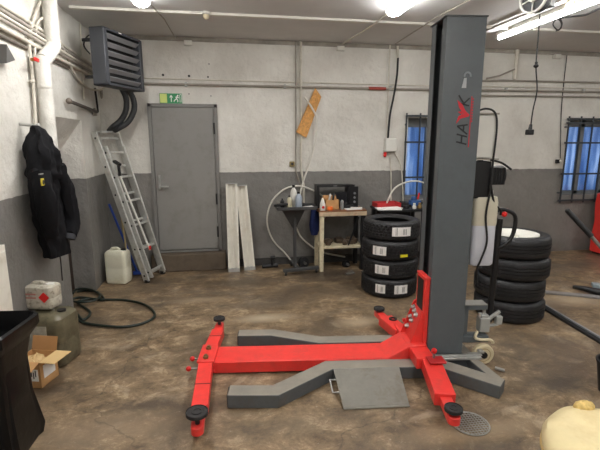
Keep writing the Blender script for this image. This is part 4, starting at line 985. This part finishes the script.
for i, t_ in enumerate([o for o in COL.objects if o.type == 'EMPTY' and o.name.startswith('tyre') and o.parent is None]):
    for kind, a0, a1 in labs[i]:
        t0, t1 = cam_ang+R(a0), cam_ang+R(a1)
        if kind == 'w':
            patch(t_, RoA, t0, t1, .065, .165, PAPER, 'paper_label')
            wth = (t1-t0)
            for k, (f0, f1) in enumerate([(.18, .19), (.24, .26), (.57, .585), (.62, .635), (.67, .68), (.73, .75)]):
                patch(t_, RoA, t0+wth*f0, t0+wth*f1, .08 if k > 1 else .07, .145 if k > 1 else .16, INK, 'label_print', off=.005)
        else: patch(t_, RoA, t0, t1, .05, .08, YEL, 'yellow_sticker')
# right stack
RoB, wB = .335, .213
tB = empty('tyre', (0, 0, 0), 0, 'tmp', 'tyre', 'used wheels in the right stack')
tyre_mesh(RoB, .225, wB, TYREB, 'tyre', 3).build('tread_and_sidewall', TYREB, tB)
rx, ry = 2.84, 3.83
bl = ['bottom wheel of the right stack of four', 'second wheel from the bottom of the right stack', 'third wheel from the bottom of the right stack', 'top wheel of the right stack showing its white rim disc']
for i, lab in enumerate(bl):
    t_ = tB if i == 0 else copy_tree(tB)
    t_.location = (rx+[0, -.01, .012, .0][i], ry+[0, .01, 0, .008][i], i*(wB+.002)); t_['label'] = lab
    if i == 3:
        MB().lathe([(.0005, wB-.045), (.06, wB-.04), (.18, wB-.035), (.215, wB-.008), (.228, wB-.006), (.228, wB-.03), (.2, .02), (.19, .02), (.0005, .03)], n=48).build('rim', RIMW, t_)
        MB().cyl((0, 0, wB-.05), (0, 0, wB-.02), .035).build('hub_cap', RIMW, t_)

# ------------------------------------------------------------------ the lift
CX, CY, LA = 1.70, 3.05, R(-6.5)
lift = empty('mobile_column_lift', (CX, CY, 0), LA, 'mobile single column car lift, grey mast and red arms in the middle', 'car lift')
def L2(u0, v0, z): return Vector((u0, v0, z))
def wl(p):  # world -> lift frame
    dx, dy = p.x-CX, p.y-CY; return Vector((dx*math.cos(LA)+dy*math.sin(LA), -dx*math.sin(LA)+dy*math.cos(LA), p.z))
# base frame: two tubes splaying towards the far end and an A shaped foot on the other side
lw_ = .125; lh = .10
def poly_tube(pts, w):
    P = [Vector((p[0], p[1])) for p in pts]; Lf, Rt = [], []
    for i, p in enumerate(P):
        if i == 0: d = (P[1]-P[0]).normalized(); n_ = Vector((-d.y, d.x)); k = 1
        elif i == len(P)-1: d = (P[-1]-P[-2]).normalized(); n_ = Vector((-d.y, d.x)); k = 1
        else:
            d1 = (P[i]-P[i-1]).normalized(); d2 = (P[i+1]-P[i]).normalized(); n1 = Vector((-d1.y, d1.x)); n2 = Vector((-d2.y, d2.x)); n_ = (n1+n2).normalized(); k = 1/max(.3, n_.dot(n1))
        Lf.append(p+n_*w/2*k); Rt.append(p-n_*w/2*k)
    return [(v.x, v.y) for v in Lf+Rt[::-1]]
for sgn, pts, nm in ((-1, [(-1.69, -.55), (-1.37, -.565), (-.97, -.25), (-.14, -.25), (.215, -.56)], 'front_frame_leg'), (1, [(-1.70, .345), (-1.40, .34), (-1.0, .175), (-.14, .175), (.215, .48)], 'rear_frame_leg')):
    P = poly_tube(pts, lw_); n = len(P)
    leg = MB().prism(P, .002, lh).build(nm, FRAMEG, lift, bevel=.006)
    (ex, ey) = pts[0]; MB().box((ex-.002, ey, .05), (.008, lw_*.86, .085)).build('end_cap', BLK, lift, bevel=.002)
    MB().cyl((ex+.06, ey, -.0), (ex+.06, ey, .006), .025).build('levelling_foot', BLK, lift)
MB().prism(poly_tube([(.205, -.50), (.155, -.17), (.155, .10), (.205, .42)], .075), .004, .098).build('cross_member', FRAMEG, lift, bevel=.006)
MB().box((-.02, -.04, .05), (.42, .32, .09)).build('base_plate', FRAMED, lift, bevel=.004)
MB().box((.04, -.20, .108), (.36, .07, .02)).box((.04, -.20, .122), (.36, .022, .012)).build('base_rail', ZINC, lift, bevel=.003)
# mast: C channel open to the arm side, slightly narrower at the top
zb, zt = .12, 2.585
def sec(z):
    f = (z-zb)/(zt-zb); xr = .089; xl = -.188; v0, v1 = -.165, .125; t = .010
    lip = .075; lip2 = .085
    return [(xl, v0), (xr, v0), (xr, v1), (xl, v1), (xl, v1-lip2), (xl+t, v1-lip2), (xl+t, v1-t), (xr-t, v1-t), (xr-t, v0+t), (xl+t, v0+t), (xl+t, v0+lip), (xl, v0+lip)]
m_ = MB(); m_.loft([[(x, y, z) for x, y in sec(z)] for z in (zb, .8, 1.6, zt)])
m_.build('mast', GREY, lift, bevel=.003)
MB().hexa([(-.20, -.172, zt), (.095, -.172, zt), (.095, .13, zt), (-.20, .13, zt)], [(-.20, -.172, zt+.008), (.095, -.172, zt+.008), (.095, .13, zt+.008), (-.20, .13, zt+.008)]).build('mast_cap', FRAMED, lift)
MB().box((-.12, .028, 1.35), (.05, .02, 2.4)).build('guide_rail', GREY, lift, bevel=.002)
MB().box((-.05, -.02, 1.35), (.06, .16, 2.42)).build('inner_channel', mat('inner_black', (16, 17, 18), .6), lift)
MB().cyl((-.15, -.02, .6), (-.15, -.02, 2.5), .014).build('lifting_screw', DARK, lift)
# carriage
car = MB().box((-.205, -.045, .425), (.036, .20, .59))
car.build('carriage', RED, lift, bevel=.006)
MB().box((-.2235, -.035, .575), (.004, .13, .26)).build('carriage_recess', DARK, lift)
MB().box((-.205, -.045, .728), (.044, .21, .02)).build('carriage_top', RED, lift, bevel=.004)
# lifting beam: low level tube then a slope up to the mast
def beam_sec(u_, zlo, zhi, w=.26, vc=-.055): return [(u_, vc-w/2, zlo), (u_, vc+w/2, zlo), (u_, vc+w/2, zhi), (u_, vc-w/2, zhi)]
bm1 = MB(); bm1.loft([beam_sec(-1.90, .016, .108), beam_sec(-.50, .016, .108), beam_sec(-.34, .06, .20), beam_sec(-.20, .10, .21)])
bm1.build('lifting_beam', RED, lift, bevel=.006)
for vv_, P4 in ((-.125, [(-.12, .11), (-.325, .17), (-.225, .45), (-.195, .465)]), (.075, [(-.14, .11), (-.345, .17), (-.235, .475), (-.205, .49)])):
    g_ = MB(); g_.hexa([(x, vv_-.007, z) for x, z in P4], [(x, vv_+.007, z) for x, z in P4]); g_.build('gusset_plate', RED, lift, bevel=.002)
MB().bar((-.295, -.028, .20), (-.225, -.028, .455), .185, .012, up=(-1, 0, 0)).build('bolt_plate', RED, lift, bevel=.002)
MB().bar((-.335, -.125, .19), (-.335, .07, .19), .02, .02).build('gusset_tie', RED, lift, bevel=.003)
for v_, z_ in ((.045, .43), (.0, .415), (-.05, .40), (.045, .35), (.0, .335), (.045, .27)):
    uu = -.228-(.455-z_)*.275
    MB().cyl((uu, v_, z_), (uu-.03, v_, z_), .013, n=6).cyl((uu-.002, v_, z_), (uu-.012, v_, z_), .021, n=16).build('bolt', ZINC, lift)
# cross tubes carrying the near swing arms
def arm_box(a, b, w, h, nm, m=RED, bev=.005, parent=lift): return MB().bar(a, b, w, h).build(nm, m, parent, bevel=bev)
arm_box((-.265, .26, .15), (-.265, -.36, .15), .14, .085, 'arm_carrier')
# far end cross head
hd = MB(); hd.box((-1.90, -.06, .118), (.13, .28, .02)); hd.box((-1.90, -.06, .04), (.13, .28, .02)); hd.box((-1.87, -.06, .08), (.02, .26, .07))
hd.build('arm_head', RED, lift, bevel=.005)
for v_ in (-.0, -.15):
    MB().cyl((-1.905, v_, .125), (-1.905, v_, .145), .022, n=6).cyl((-1.905, v_, .145), (-1.905, v_, .158), .012, n=10).build('pivot_bolt', mat('brassy_bolt', (140, 120, 84), .4, metal=.6), lift)
for v_ in (-.02, -.17):
    MB().cyl((-1.95, v_-.03, .07), (-2.015, v_-.04, .075), .007).build('pin_rod', STEEL, lift); MB().sphere((-2.025, v_-.042, .077), .02).build('pin_knob', REDP, lift)
def swing(a, b, tip, nm, padr=.055, padz=.17, w=.105, h=.075):
    """outer sleeve a->b, inner tongue b->tip with a screw pad"""
    a, b, tip = Vector(a), Vector(b), Vector(tip); d = (b-a).normalized()
    s_ = MB().bar(a, b, w, h).build('swing_arm', RED, lift, bevel=.005)
    MB().bar(b-d*.05, tip+d*.02, .075, .05).cyl(tip+d*.02+Vector((0, 0, -.025)), tip+d*.02+Vector((0, 0, .025)), .0375, n=20).build('arm_extension', RED, s_, bevel=.004)
    pd = MB().lathe([(.0005, 0), (.014, 0), (.014, padz-tip.z-.035), (padr*.6, padz-tip.z-.03), (padr, padz-tip.z-.02), (padr, padz-tip.z), (padr-.006, padz-tip.z+.003), (padr-.008, padz-tip.z-.002), (.0005, padz-tip.z-.003)], c=tip, n=32).build('lift_pad', RUB, s_)
    MB().lathe([(padr*.35, padz+.0015), (padr*.35, padz-.006), (padr*.5, padz-.006), (padr*.5, padz+.0015)], c=(tip.x, tip.y, 0), n=24, closed=True).build('pad_ring', RUB, s_)
    MB().tube([a.lerp(b, .55)+Vector((-.054, 0, .038)) if abs(d.y) > .5 else a.lerp(b, .55), a.lerp(b, .55)+Vector((.054, 0, .039))], .0022, n=6, smooth=0).build('weld_line', DARK, s_)
    return s_
swing((-1.90, .08, .08), (-1.885, .40, .08), (-1.888, .51, .085), 'a', .052, .175)
swing((-1.90, -.19, .08), (-1.85, -.74, .08), (-1.835, -.895, .075), 'b', .066, .182)
pa = wl(on_z(402, 334, .13)); pb = wl(on_z(385, 320, .12)); pc = wl(on_z(379, 314, .11))
swing((pa.x, pa.y, .13), (pb.x, pb.y, .12), (pc.x, pc.y, .11), 'c', .052, .175, .13, .085)
pa = wl(on_z(430, 362, .145)); pb = wl(on_z(445, 400, .12)); pc = wl(on_z(453, 417, .10))
swing((pa.x, pa.y, .145), (pb.x, pb.y, .12), (pc.x, pc.y, .10), 'd', .055, .165, .135, .09)
pv = wl(on_z(436, 360, .2))
for z in (.20, .098): MB().box((pv.x, pv.y, z), (.12, .10, .012)).build('pivot_plate', mat('dark_red', (176, 36, 38), .45), lift, bevel=.003)
MB().cyl((pv.x-.01, pv.y+.02, .08), (pv.x-.01, pv.y+.02, .255), .009).build('pivot_pin', STEEL, lift); MB().sphere((pv.x-.01, pv.y+.02, .262), .021).build('pin_knob', REDP, lift)
pv = wl(on_z(404, 326, .17))
MB().cyl((pv.x, pv.y, .13), (pv.x, pv.y, .22), .009).build('pivot_pin', STEEL, lift); MB().sphere((pv.x, pv.y, .226), .018).build('pin_knob', REDP, lift)
pv = wl(on_z(393, 319, .17))
MB().lathe([(.022, 0), (.036, 0), (.036, .012), (.022, .012)], c=(pv.x, pv.y, .165), closed=True, n=24).build('collar_ring', RUB, lift)
# ---- lettering on the mast
def on_face(px, py):
    d = ray(px, py); v = -.165
    nx, ny = -math.sin(LA), math.cos(LA)
    t = (v+CX*nx+CY*ny)/(d.x*nx+d.y*ny); return wl(O+d*t)
TXR = mat('logo_red', (200, 34, 48), .5); TXB = mat('logo_black', (26, 28, 30), .5)
def stroke(pts, w, m, nm='letter'):
    b = MB()
    for a, c in zip(pts[:-1], pts[1:]): b.bar((a[0], -.1665, a[1]), (c[0], -.1665, c[1]), .003, w, up=(a[1]-c[1], 0, c[0]-a[0]))
    b.build(nm, m, lift, smooth=False)
# text runs upwards; local text axes: s = up the mast, t = towards the left (tops of the letters)
ts0 = 1.735; base_u = .005
def T(s, t): return (base_u-t*.075+.018*0, ts0+s*.07+t*.018)
def letters(strokes, s0, m, w=.0105, nm='letter'):
    b = MB()
    for (a, c) in strokes:
        A, C_ = T(s0+a[0], a[1]), T(s0+c[0], c[1])
        b.bar((A[0], -.1665, A[1]), (C_[0], -.1665, C_[1]), .003, w, up=(A[1]-C_[1], 0, C_[0]-A[0]))
    b.build(nm, m, lift, smooth=False)
letters([((0, 0), (0, 1)), ((.75, 0), (.75, 1)), ((0, .5), (.75, .5))], 0, TXB, nm='letter_h')
letters([((1.05-.1, 0), (1.5, 1)), ((1.5, 1), (1.9, 0)), ((1.15, .38), (1.75, .38))], 0.05, TXB, nm='letter_a')
letters([((3.75, 0), (3.75, 1)), ((3.75, .45), (4.5, 1.05)), ((3.85, .5), (4.5, 0))], .05, TXB, nm='letter_k')
# the winged red w
wg = MB()
def TP(s, t): A = T(s, t); return (A[0], A[1])
def wpoly(pts):
    lo = [(TP(*p)[0], -.1655, TP(*p)[1]) for p in pts]; hi = [(TP(*p)[0], -.169, TP(*p)[1]) for p in pts]; wg.hexa(lo, hi)
wpoly([(1.75, 1.15), (2.35, .75), (2.75, .0), (2.95, -.1), (2.85, .55), (2.55, .95)])
wpoly([(2.85, .45), (2.95, -.1), (3.2, .3), (3.75, .65), (4.05, 1.15), (3.4, .95)])
wpoly([(2.75, .6), (2.95, 1.05), (3.1, .6)])
wg.build('winged_letter_w', TXR, lift, smooth=False)
stroke([(base_u+.016, ts0-.02), (base_u+.016, ts0+.33)], .005, TXR, 'red_underline')
b = MB()
for k in range(9): zz = ts0+.16+k*.019; b.box((base_u+.026, -.1665, zz), (.007, .003, .011))
b.build('small_red_print', TXR, lift, smooth=False)
# hawk head mark above: curved hook and a flat tab
hk = MB()
c0 = on_face(467.5, 76)
arc = [(c0.x+.022*math.cos(a_), c0.z+.024*math.sin(a_)) for a_ in [R(x) for x in range(-10, 191, 20)]]
for a, c in zip(arc[:-1], arc[1:]): hk.bar((a[0], -.167, a[1]), (c[0], -.167, c[1]), .004, .012, up=(a[1]-c[1], 0, c[0]-a[0]))
hk.build('hook_mark', mat('mark_grey', (132, 138, 142), .4), lift, smooth=False)
q = [on_face(*c) for c in [(464, 78), (466.5, 78), (466, 88), (461.5, 88)]]
tb = MB(); tb.hexa([(v.x, -.1655, v.z) for v in q], [(v.x, -.169, v.z) for v in q]); tb.build('hook_tab', mat('mark_light', (176, 180, 182), .4), lift, smooth=False)
# ---- right side: control box, motor, tank
MB().box((.185, .02, 1.79), (.17, .14, .31)).build('control_box', PLW, lift, bevel=.006)
MB().box((.19, .02, 1.955), (.19, .16, .012)).box((.20, .02, 1.625), (.22, .16, .012)).build('box_rim', PIPEG, lift)
MB().box((.175, .02, 1.47), (.17, .16, .28)).build('pump_block', BLK, lift, bevel=.01)
mt = MB(); mt.cyl((.24, .02, 1.50), (.385, .02, 1.50), .075, n=28); mt.box((.31, .02, 1.50), (.12, .17, .13)); mt.build('motor', BLK, lift, bevel=.006)
fb = MB()
for k in range(5): fb.box((.27+.022*k, -.068, 1.50), (.006, .01, .12))
fb.build('motor_fins', DARK, lift)
MB().cyl((.205, .02, 1.61), (.205, .02, 1.67), .022).build('pump_port', BLK, lift)
tk = MB(); tk.loft([rrect(.19*f, .17*f, .035, z) and [(x+.245, y+.02, z) for x, y, _ in rrect(.19*f, .17*f, .035, z)] for f, z in ((.9, .80), (1, .815), (1, 1.12))]); tk.build('oil_tank', TANKB, lift)
tk = MB(); tk.loft([[(x+.245, y+.02, z) for x, y, _ in rrect(.192*f, .172*f, .035, z)] for f, z in ((1, 1.12), (1.03, 1.13), (1.03, 1.30), (.95, 1.34), (.8, 1.345))]); tk.build('tank_upper', TANK, lift)
MB().box((.22, .02, 1.365), (.16, .13, .05)).build('tank_flange', ZINC, lift, bevel=.004)
q = [(.12, -.03, 1.97), (.18, -.06, 1.99), (.245, -.07, 1.96), (.265, -.075, 1.85), (.255, -.08, 1.6), (.25, -.085, 1.4), (.235, -.08, 1.2), (.26, -.08, 1.0), (.22, -.09, .86), (.20, -.08, .78), (.21, -.08, .65)]
MB().tube(q, .0075, smooth=6).build('black_hose', CABLE, lift)
MB().tube([(.24, -.07, 1.62), (.32, -.08, 1.60), (.40, -.08, 1.55)], .008, smooth=6).build('motor_lead', CABLE, lift)
MB().tube([(.25, -.08, 1.45), (.30, -.06, 1.3), (.36, -.05, 1.24), (.37, -.04, 1.20)], .008, smooth=6).build('control_lead', CABLE, lift)
# towing handle and wheel carriage
hx0 = .375
th_ = MB(); th_.cyl((.385, .02, .30), (.40, .02, 1.16), .024, n=16); th_.build('tow_bar', BLK, lift)
MB().tube([(.37, .02, 1.15), (.35, .0, 1.20), (.38, .0, 1.235), (.46, .0, 1.22), (.51, .0, 1.18), (.515, .0, 1.09), (.49, .0, 1.0), (.42, .0, .94), (.40, .02, .93)], .016, smooth=5).build('tow_handle', BLK, lift)
MB().sphere((.40, -.04, 1.205), .022).build('control_button', REDP, lift)
MB().box((.205, .0, .45), (.25, .10, .04)).box((.13, .0, .32), (.09, .10, .30)).build('wheel_bracket', GREY, lift, bevel=.004)
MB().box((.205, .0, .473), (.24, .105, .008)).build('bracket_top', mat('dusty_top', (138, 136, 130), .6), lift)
MB().cyl((.315, -.02, .26), (.315, -.02, .46), .014).build('jack_rod', ZINC, lift)
MB().box((.31, -.03, .305), (.08, .08, .12)).box((.31, -.03, .375), (.06, .06, .03)).cyl((.28, -.03, .36), (.28, -.03, .40), .016).build('hydraulic_block', mat('cast_alu', (176, 178, 174), .4, metal=.3, var=.1), lift, bevel=.006)
MB().bar((.35, -.03, .34), (.44, -.03, .41), .028, .024).box((.435, -.03, .335), (.05, .045, .07)).bar((.35, -.03, .28), (.44, -.03, .30), .024, .02).build('pedal_link', mat('cast_alu', (176, 178, 174), .4), lift, bevel=.005)
MB().box((.21, -.05, .20), (.25, .09, .055)).build('wheel_fork', GREY, lift, bevel=.005)
MB().tube([(.24, -.09, .27), (.22, -.10, .22), (.26, -.11, .205), (.34, -.11, .20), (.37, -.1, .17)], .012, smooth=5).build('grease_pipe', CREAM, lift)
wc = Vector((.285, -.115, .085))
Mw = Matrix.Translation(wc) @ Matrix.Rotation(R(90), 4, 'X')
MB().lathe([(.03, -.022), (.078, -.022), (.085, -.014), (.085, .014), (.078, .022), (.03, .022)], M=Mw, closed=True, n=40).build('castor_wheel', CREAMW, lift)
MB().cyl(wc+Vector((0, -.032, 0)), wc+Vector((0, .032, 0)), .026, n=20).build('wheel_hub', BLK, lift)
MB().lathe([(.05, -.024), (.056, -.024), (.056, .024), (.05, .024)], M=Mw, closed=True, n=40).build('wheel_groove', mat('groove_tan', (166, 146, 110), .6), lift)
MB().box((.19, -.175, .115), (.10, .05, .012)).box((.245, -.15, .13), (.04, .06, .02)).build('drawbar_plate', ZINC, lift, bevel=.003)
MB().bar((.34, -.22, .02), (.40, -.25, .012), .03, .012).build('drag_tab', ZINC, lift)

# ------------------------------------------------------------------ ramp plate leaning on the front leg
q = [on_z(333.5, 369.5, .105), on_z(399, 366.5, .105), on_z(409, 404, .012), on_z(343, 407, .012)]
cn = sum(q, Vector())/4
rp = empty('cover_plate', (cn.x, cn.y, 0), 0, 'grey steel ramp plate with a side handle leaning against the front leg of the lift', 'plate')
dn = Vector((0, 0, .006))
b = MB(); b.hexa([p-rp.location-dn for p in q], [p-rp.location+Vector((0, 0, .002)) for p in q]); b.build('plate', RAMPM, rp, bevel=.002)
e0_, e1_ = q[0]-rp.location, q[3]-rp.location
m0, m1 = e0_.lerp(e1_, .28), e0_.lerp(e1_, .62)
MB().tube([m0+Vector((0, 0, -.004)), m0+Vector((-.045, 0, .0)), m1+Vector((-.045, 0, .0)), m1+Vector((0, 0, -.004))], .006, smooth=0).build('handle', ZINC, rp)
b = MB(); b.hexa([q[3]-rp.location+Vector((0, 0, -.008)), q[2]-rp.location+Vector((0, 0, -.008)), q[2]-rp.location+Vector((0, -.02, -.008)), q[3]-rp.location+Vector((0, -.02, -.008))], [q[3]-rp.location, q[2]-rp.location, q[2]-rp.location+Vector((0, -.018, -.002)), q[3]-rp.location+Vector((0, -.018, -.002))]); b.build('front_lip', RAMPM, rp)

# wire mesh disc on the floor
gm = empty('wire_mesh_disc', on_z(470, 424, 0), 0, 'round wire mesh grille lying flat on the floor beside the front lift pad', 'grille')
g_ = MB(); rg = .115
g_.tube([(rg*math.cos(2*PI*k/28), rg*math.sin(2*PI*k/28), .006) for k in range(28)], .0045, n=6, smooth=0, closed=True)
g_.build('rim_wire', ZINC, gm)
g_ = MB()
for k in range(-5, 6):
    t = k*.02; c = math.sqrt(max(0, rg*rg-t*t))
    g_.cyl((t, -c, .006), (t, c, .006), .0025, n=6); g_.cyl((-c, t, .009), (c, t, .009), .0025, n=6)
g_.build('mesh_wires', ZINC, gm)

# ------------------------------------------------------------------ right side things on the floor
a_, b_ = on_z(545, 309, 0), on_z(640, 366, 0)
fl = empty('steel_rail', (a_+b_)/2, 0, 'long black steel rail lying on the floor at the right', 'rail')
o0 = fl.location
MB().bar(a_-o0+Vector((0, 0, .012)), b_-o0+Vector((0, 0, .012)), .07, .024).build('rail_base', DARK, fl, bevel=.003)
MB().bar(a_-o0+Vector((.02, .02, .03)), b_-o0+Vector((.02, .02, .03)), .022, .02).build('rail_web', HEATV, fl, bevel=.002)
a_, b_ = on_z(545, 293, 0), on_z(640, 302, 0); c_ = (a_+b_)/2
fp = empty('lift_rail', c_, 0, 'flat grey metal strip with a black rubber sleeve on the floor at the right edge', 'bar')
MB().bar(a_-c_+Vector((0, 0, .012)), b_-c_+Vector((0, 0, .012)), .09, .02).build('flat_bar', mat('bar_grey', (128, 124, 122), .5, var=.15), fp, bevel=.003)
a2, b2 = on_z(573, 287, .04), on_z(600, 293, .04)
MB().tube([a2-c_, a2.lerp(b2, .4)-c_+Vector((0, 0, .01)), b2-c_+Vector((.02, -.02, 0))], .035, smooth=4, radii=(.02, .045)).build('rubber_sleeve', BLK, fp)
a3, b3 = on_z(592, 285, .05), on_z(640, 290, .05)
MB().bar(a3-c_, b3-c_, .10, .05).build('jack_pad', mat('blue_grey', (142, 156, 162), .45), fp, bevel=.008)
# red machine at the right edge
rq = on_z(592, 256, 0)
rm = empty('red_machine', (rq.x+.46, rq.y+.05, 0), 0, 'red metal machine housing cut off by the right edge', 'machine')
b = MB(); b.loft([[(x, y, z) for x, y, _ in rrect(w, d, .03, z)] for w, d, z in ((.60, .40, .03), (.60, .40, .25), (.56, .38, .5), (.60, .40, .8), (.58, .38, .95), (.5, .33, .985))])
bmesh.ops.subdivide_edges(b.bm, edges=b.bm.edges[:], cuts=3, use_grid_fill=True)
for v in b.bm.verts: v.co += v.co.normalized()*.018*mnoise.noise(v.co*9)
b.build('housing', RED, rm)
MB().box((-.22, -.205, .45), (.03, .03, .8)).build('corner_post', REDP, rm, bevel=.004)
MB().box((-.14, -.20, .88), (.12, .03, .05)).build('vent_slot', BLK, rm, bevel=.003)
for x in (-.24, .24):
    MB().box((x, 0, .015), (.08, .3, .03)).build('foot', DARK, rm)
# jack lever
A_ = on_y(568, 211, 4.75); B_ = on_y(604, 250, 4.45); D_ = on_y(640, 292, 4.2)
jl = empty('jack_handle', D_, 0, 'slanted jack handle with black grip and steel shaft at the right edge', 'handle')
fz = Vector((D_.x+.15, D_.y-.15, .04))
MB().cyl(A_-D_, A_.lerp(B_, .66)-D_, .034, n=18).sphere(A_-D_, .034).build('grip', BLK, jl)
MB().cyl(A_.lerp(B_, .6)-D_, D_-D_, .022, n=16).cyl((0, 0, 0), fz-D_, .022, n=16).build('shaft', STEEL, jl)
MB().box(fz-D_+Vector((.1, -.05, .01)), (.4, .22, .1)).build('jack_body', DARK, jl, bevel=.01)

# cream seat, bottom right corner
st_ = empty('workshop_stool', (1.585, 1.30, 0), R(-12), 'round cream padded stool seat at the bottom right corner', 'stool')
b = MB(); rs = []
for k, (r_, z) in enumerate([(.02, .395), (.22, .395), (.285, .41), (.315, .445), (.318, .49), (.30, .52), (.25, .54), (.19, .545), (.165, .538), (.14, .536), (.12, .542), (.05, .54), (.002, .54)]):
    rs.append((r_, z))
b.lathe(rs, n=56)
for v in b.bm.verts:
    a_ = math.atan2(v.co.y, v.co.x); v.co.z += .006*math.sin(3*a_+1)*(v.co.length > .5)+.004*math.sin(v.co.x*22+v.co.y*13)
b.build('padded_seat', CREAMV, st_)
MB().lathe([(.31, .448), (.322, .446), (.322, .456), (.312, .46)], n=56, closed=True).build('seam_piping', mat('piping_tan', (196, 168, 112), .6), st_)
MB().cyl((0, 0, .06), (0, 0, .395), .028).build('gas_column', BLK, st_)
for k in range(5):
    a_ = 2*PI*k/5+.3; MB().bar((0, 0, .085), (.25*math.cos(a_), .25*math.sin(a_), .06), .035, .025).build('base_leg', BLK, st_, bevel=.004)
    MB().cyl((.25*math.cos(a_)-.012, .25*math.sin(a_), .026), (.25*math.cos(a_)+.012, .25*math.sin(a_), .026), .026, n=16).build('castor', BLK, st_)
sp0 = on_z(570, 411, .50)
spg = MB(); spg.sphere((0, 0, .0), .05, (1.0, .6, .5), 22)
for v in spg.bm.verts: v.co *= 1+random.uniform(-.07, .07)
# bucket at the right edge
bk = empty('black_bucket', on_z(612, 392, 0), 0, 'black bucket just showing at the right edge', 'bucket')
MB().lathe([(.0005, 0), (.085, 0), (.115, .22), (.122, .225), (.122, .235), (.108, .235), (.08, .012), (.0005, .01)], n=36).build('pail', BLK, bk)
MB().tube([(-.118, 0, .22), (-.13, -.03, .20), (-.08, -.11, .19), (.0, -.135, .19), (.08, -.11, .19), (.118, 0, .22)], .004, smooth=5).build('wire_handle', ZINC, bk)
spo = spg.build('cleaning_sponge', SPONGE); spo.location = (1.60, 1.56, .520); tag(spo, 'yellow sponge lying at the back of the cream stool seat', 'sponge')

# ------------------------------------------------------------------ world, camera, view
w = bpy.data.worlds.new('World'); scene.world = w; w.use_nodes = True
bg = w.node_tree.nodes['Background']; bg.inputs['Color'].default_value = (.78, .86, 1.0, 1); bg.inputs['Strength'].default_value = 1.6
cam = bpy.data.cameras.new('Camera'); co = bpy.data.objects.new('Camera', cam); COL.objects.link(co)
cam.sensor_width = 36; cam.lens = F/600*36; cam.clip_start = .02; cam.clip_end = 100
co.location = (0, 0, H); co.rotation_euler = (R(90)-PITCH, 0, -YAW)
scene.camera = co
vs = scene.view_settings; vs.view_transform = 'Standard'; vs.look = 'None'; vs.gamma = 1; vs.exposure = 0; vs.use_curve_mapping = False
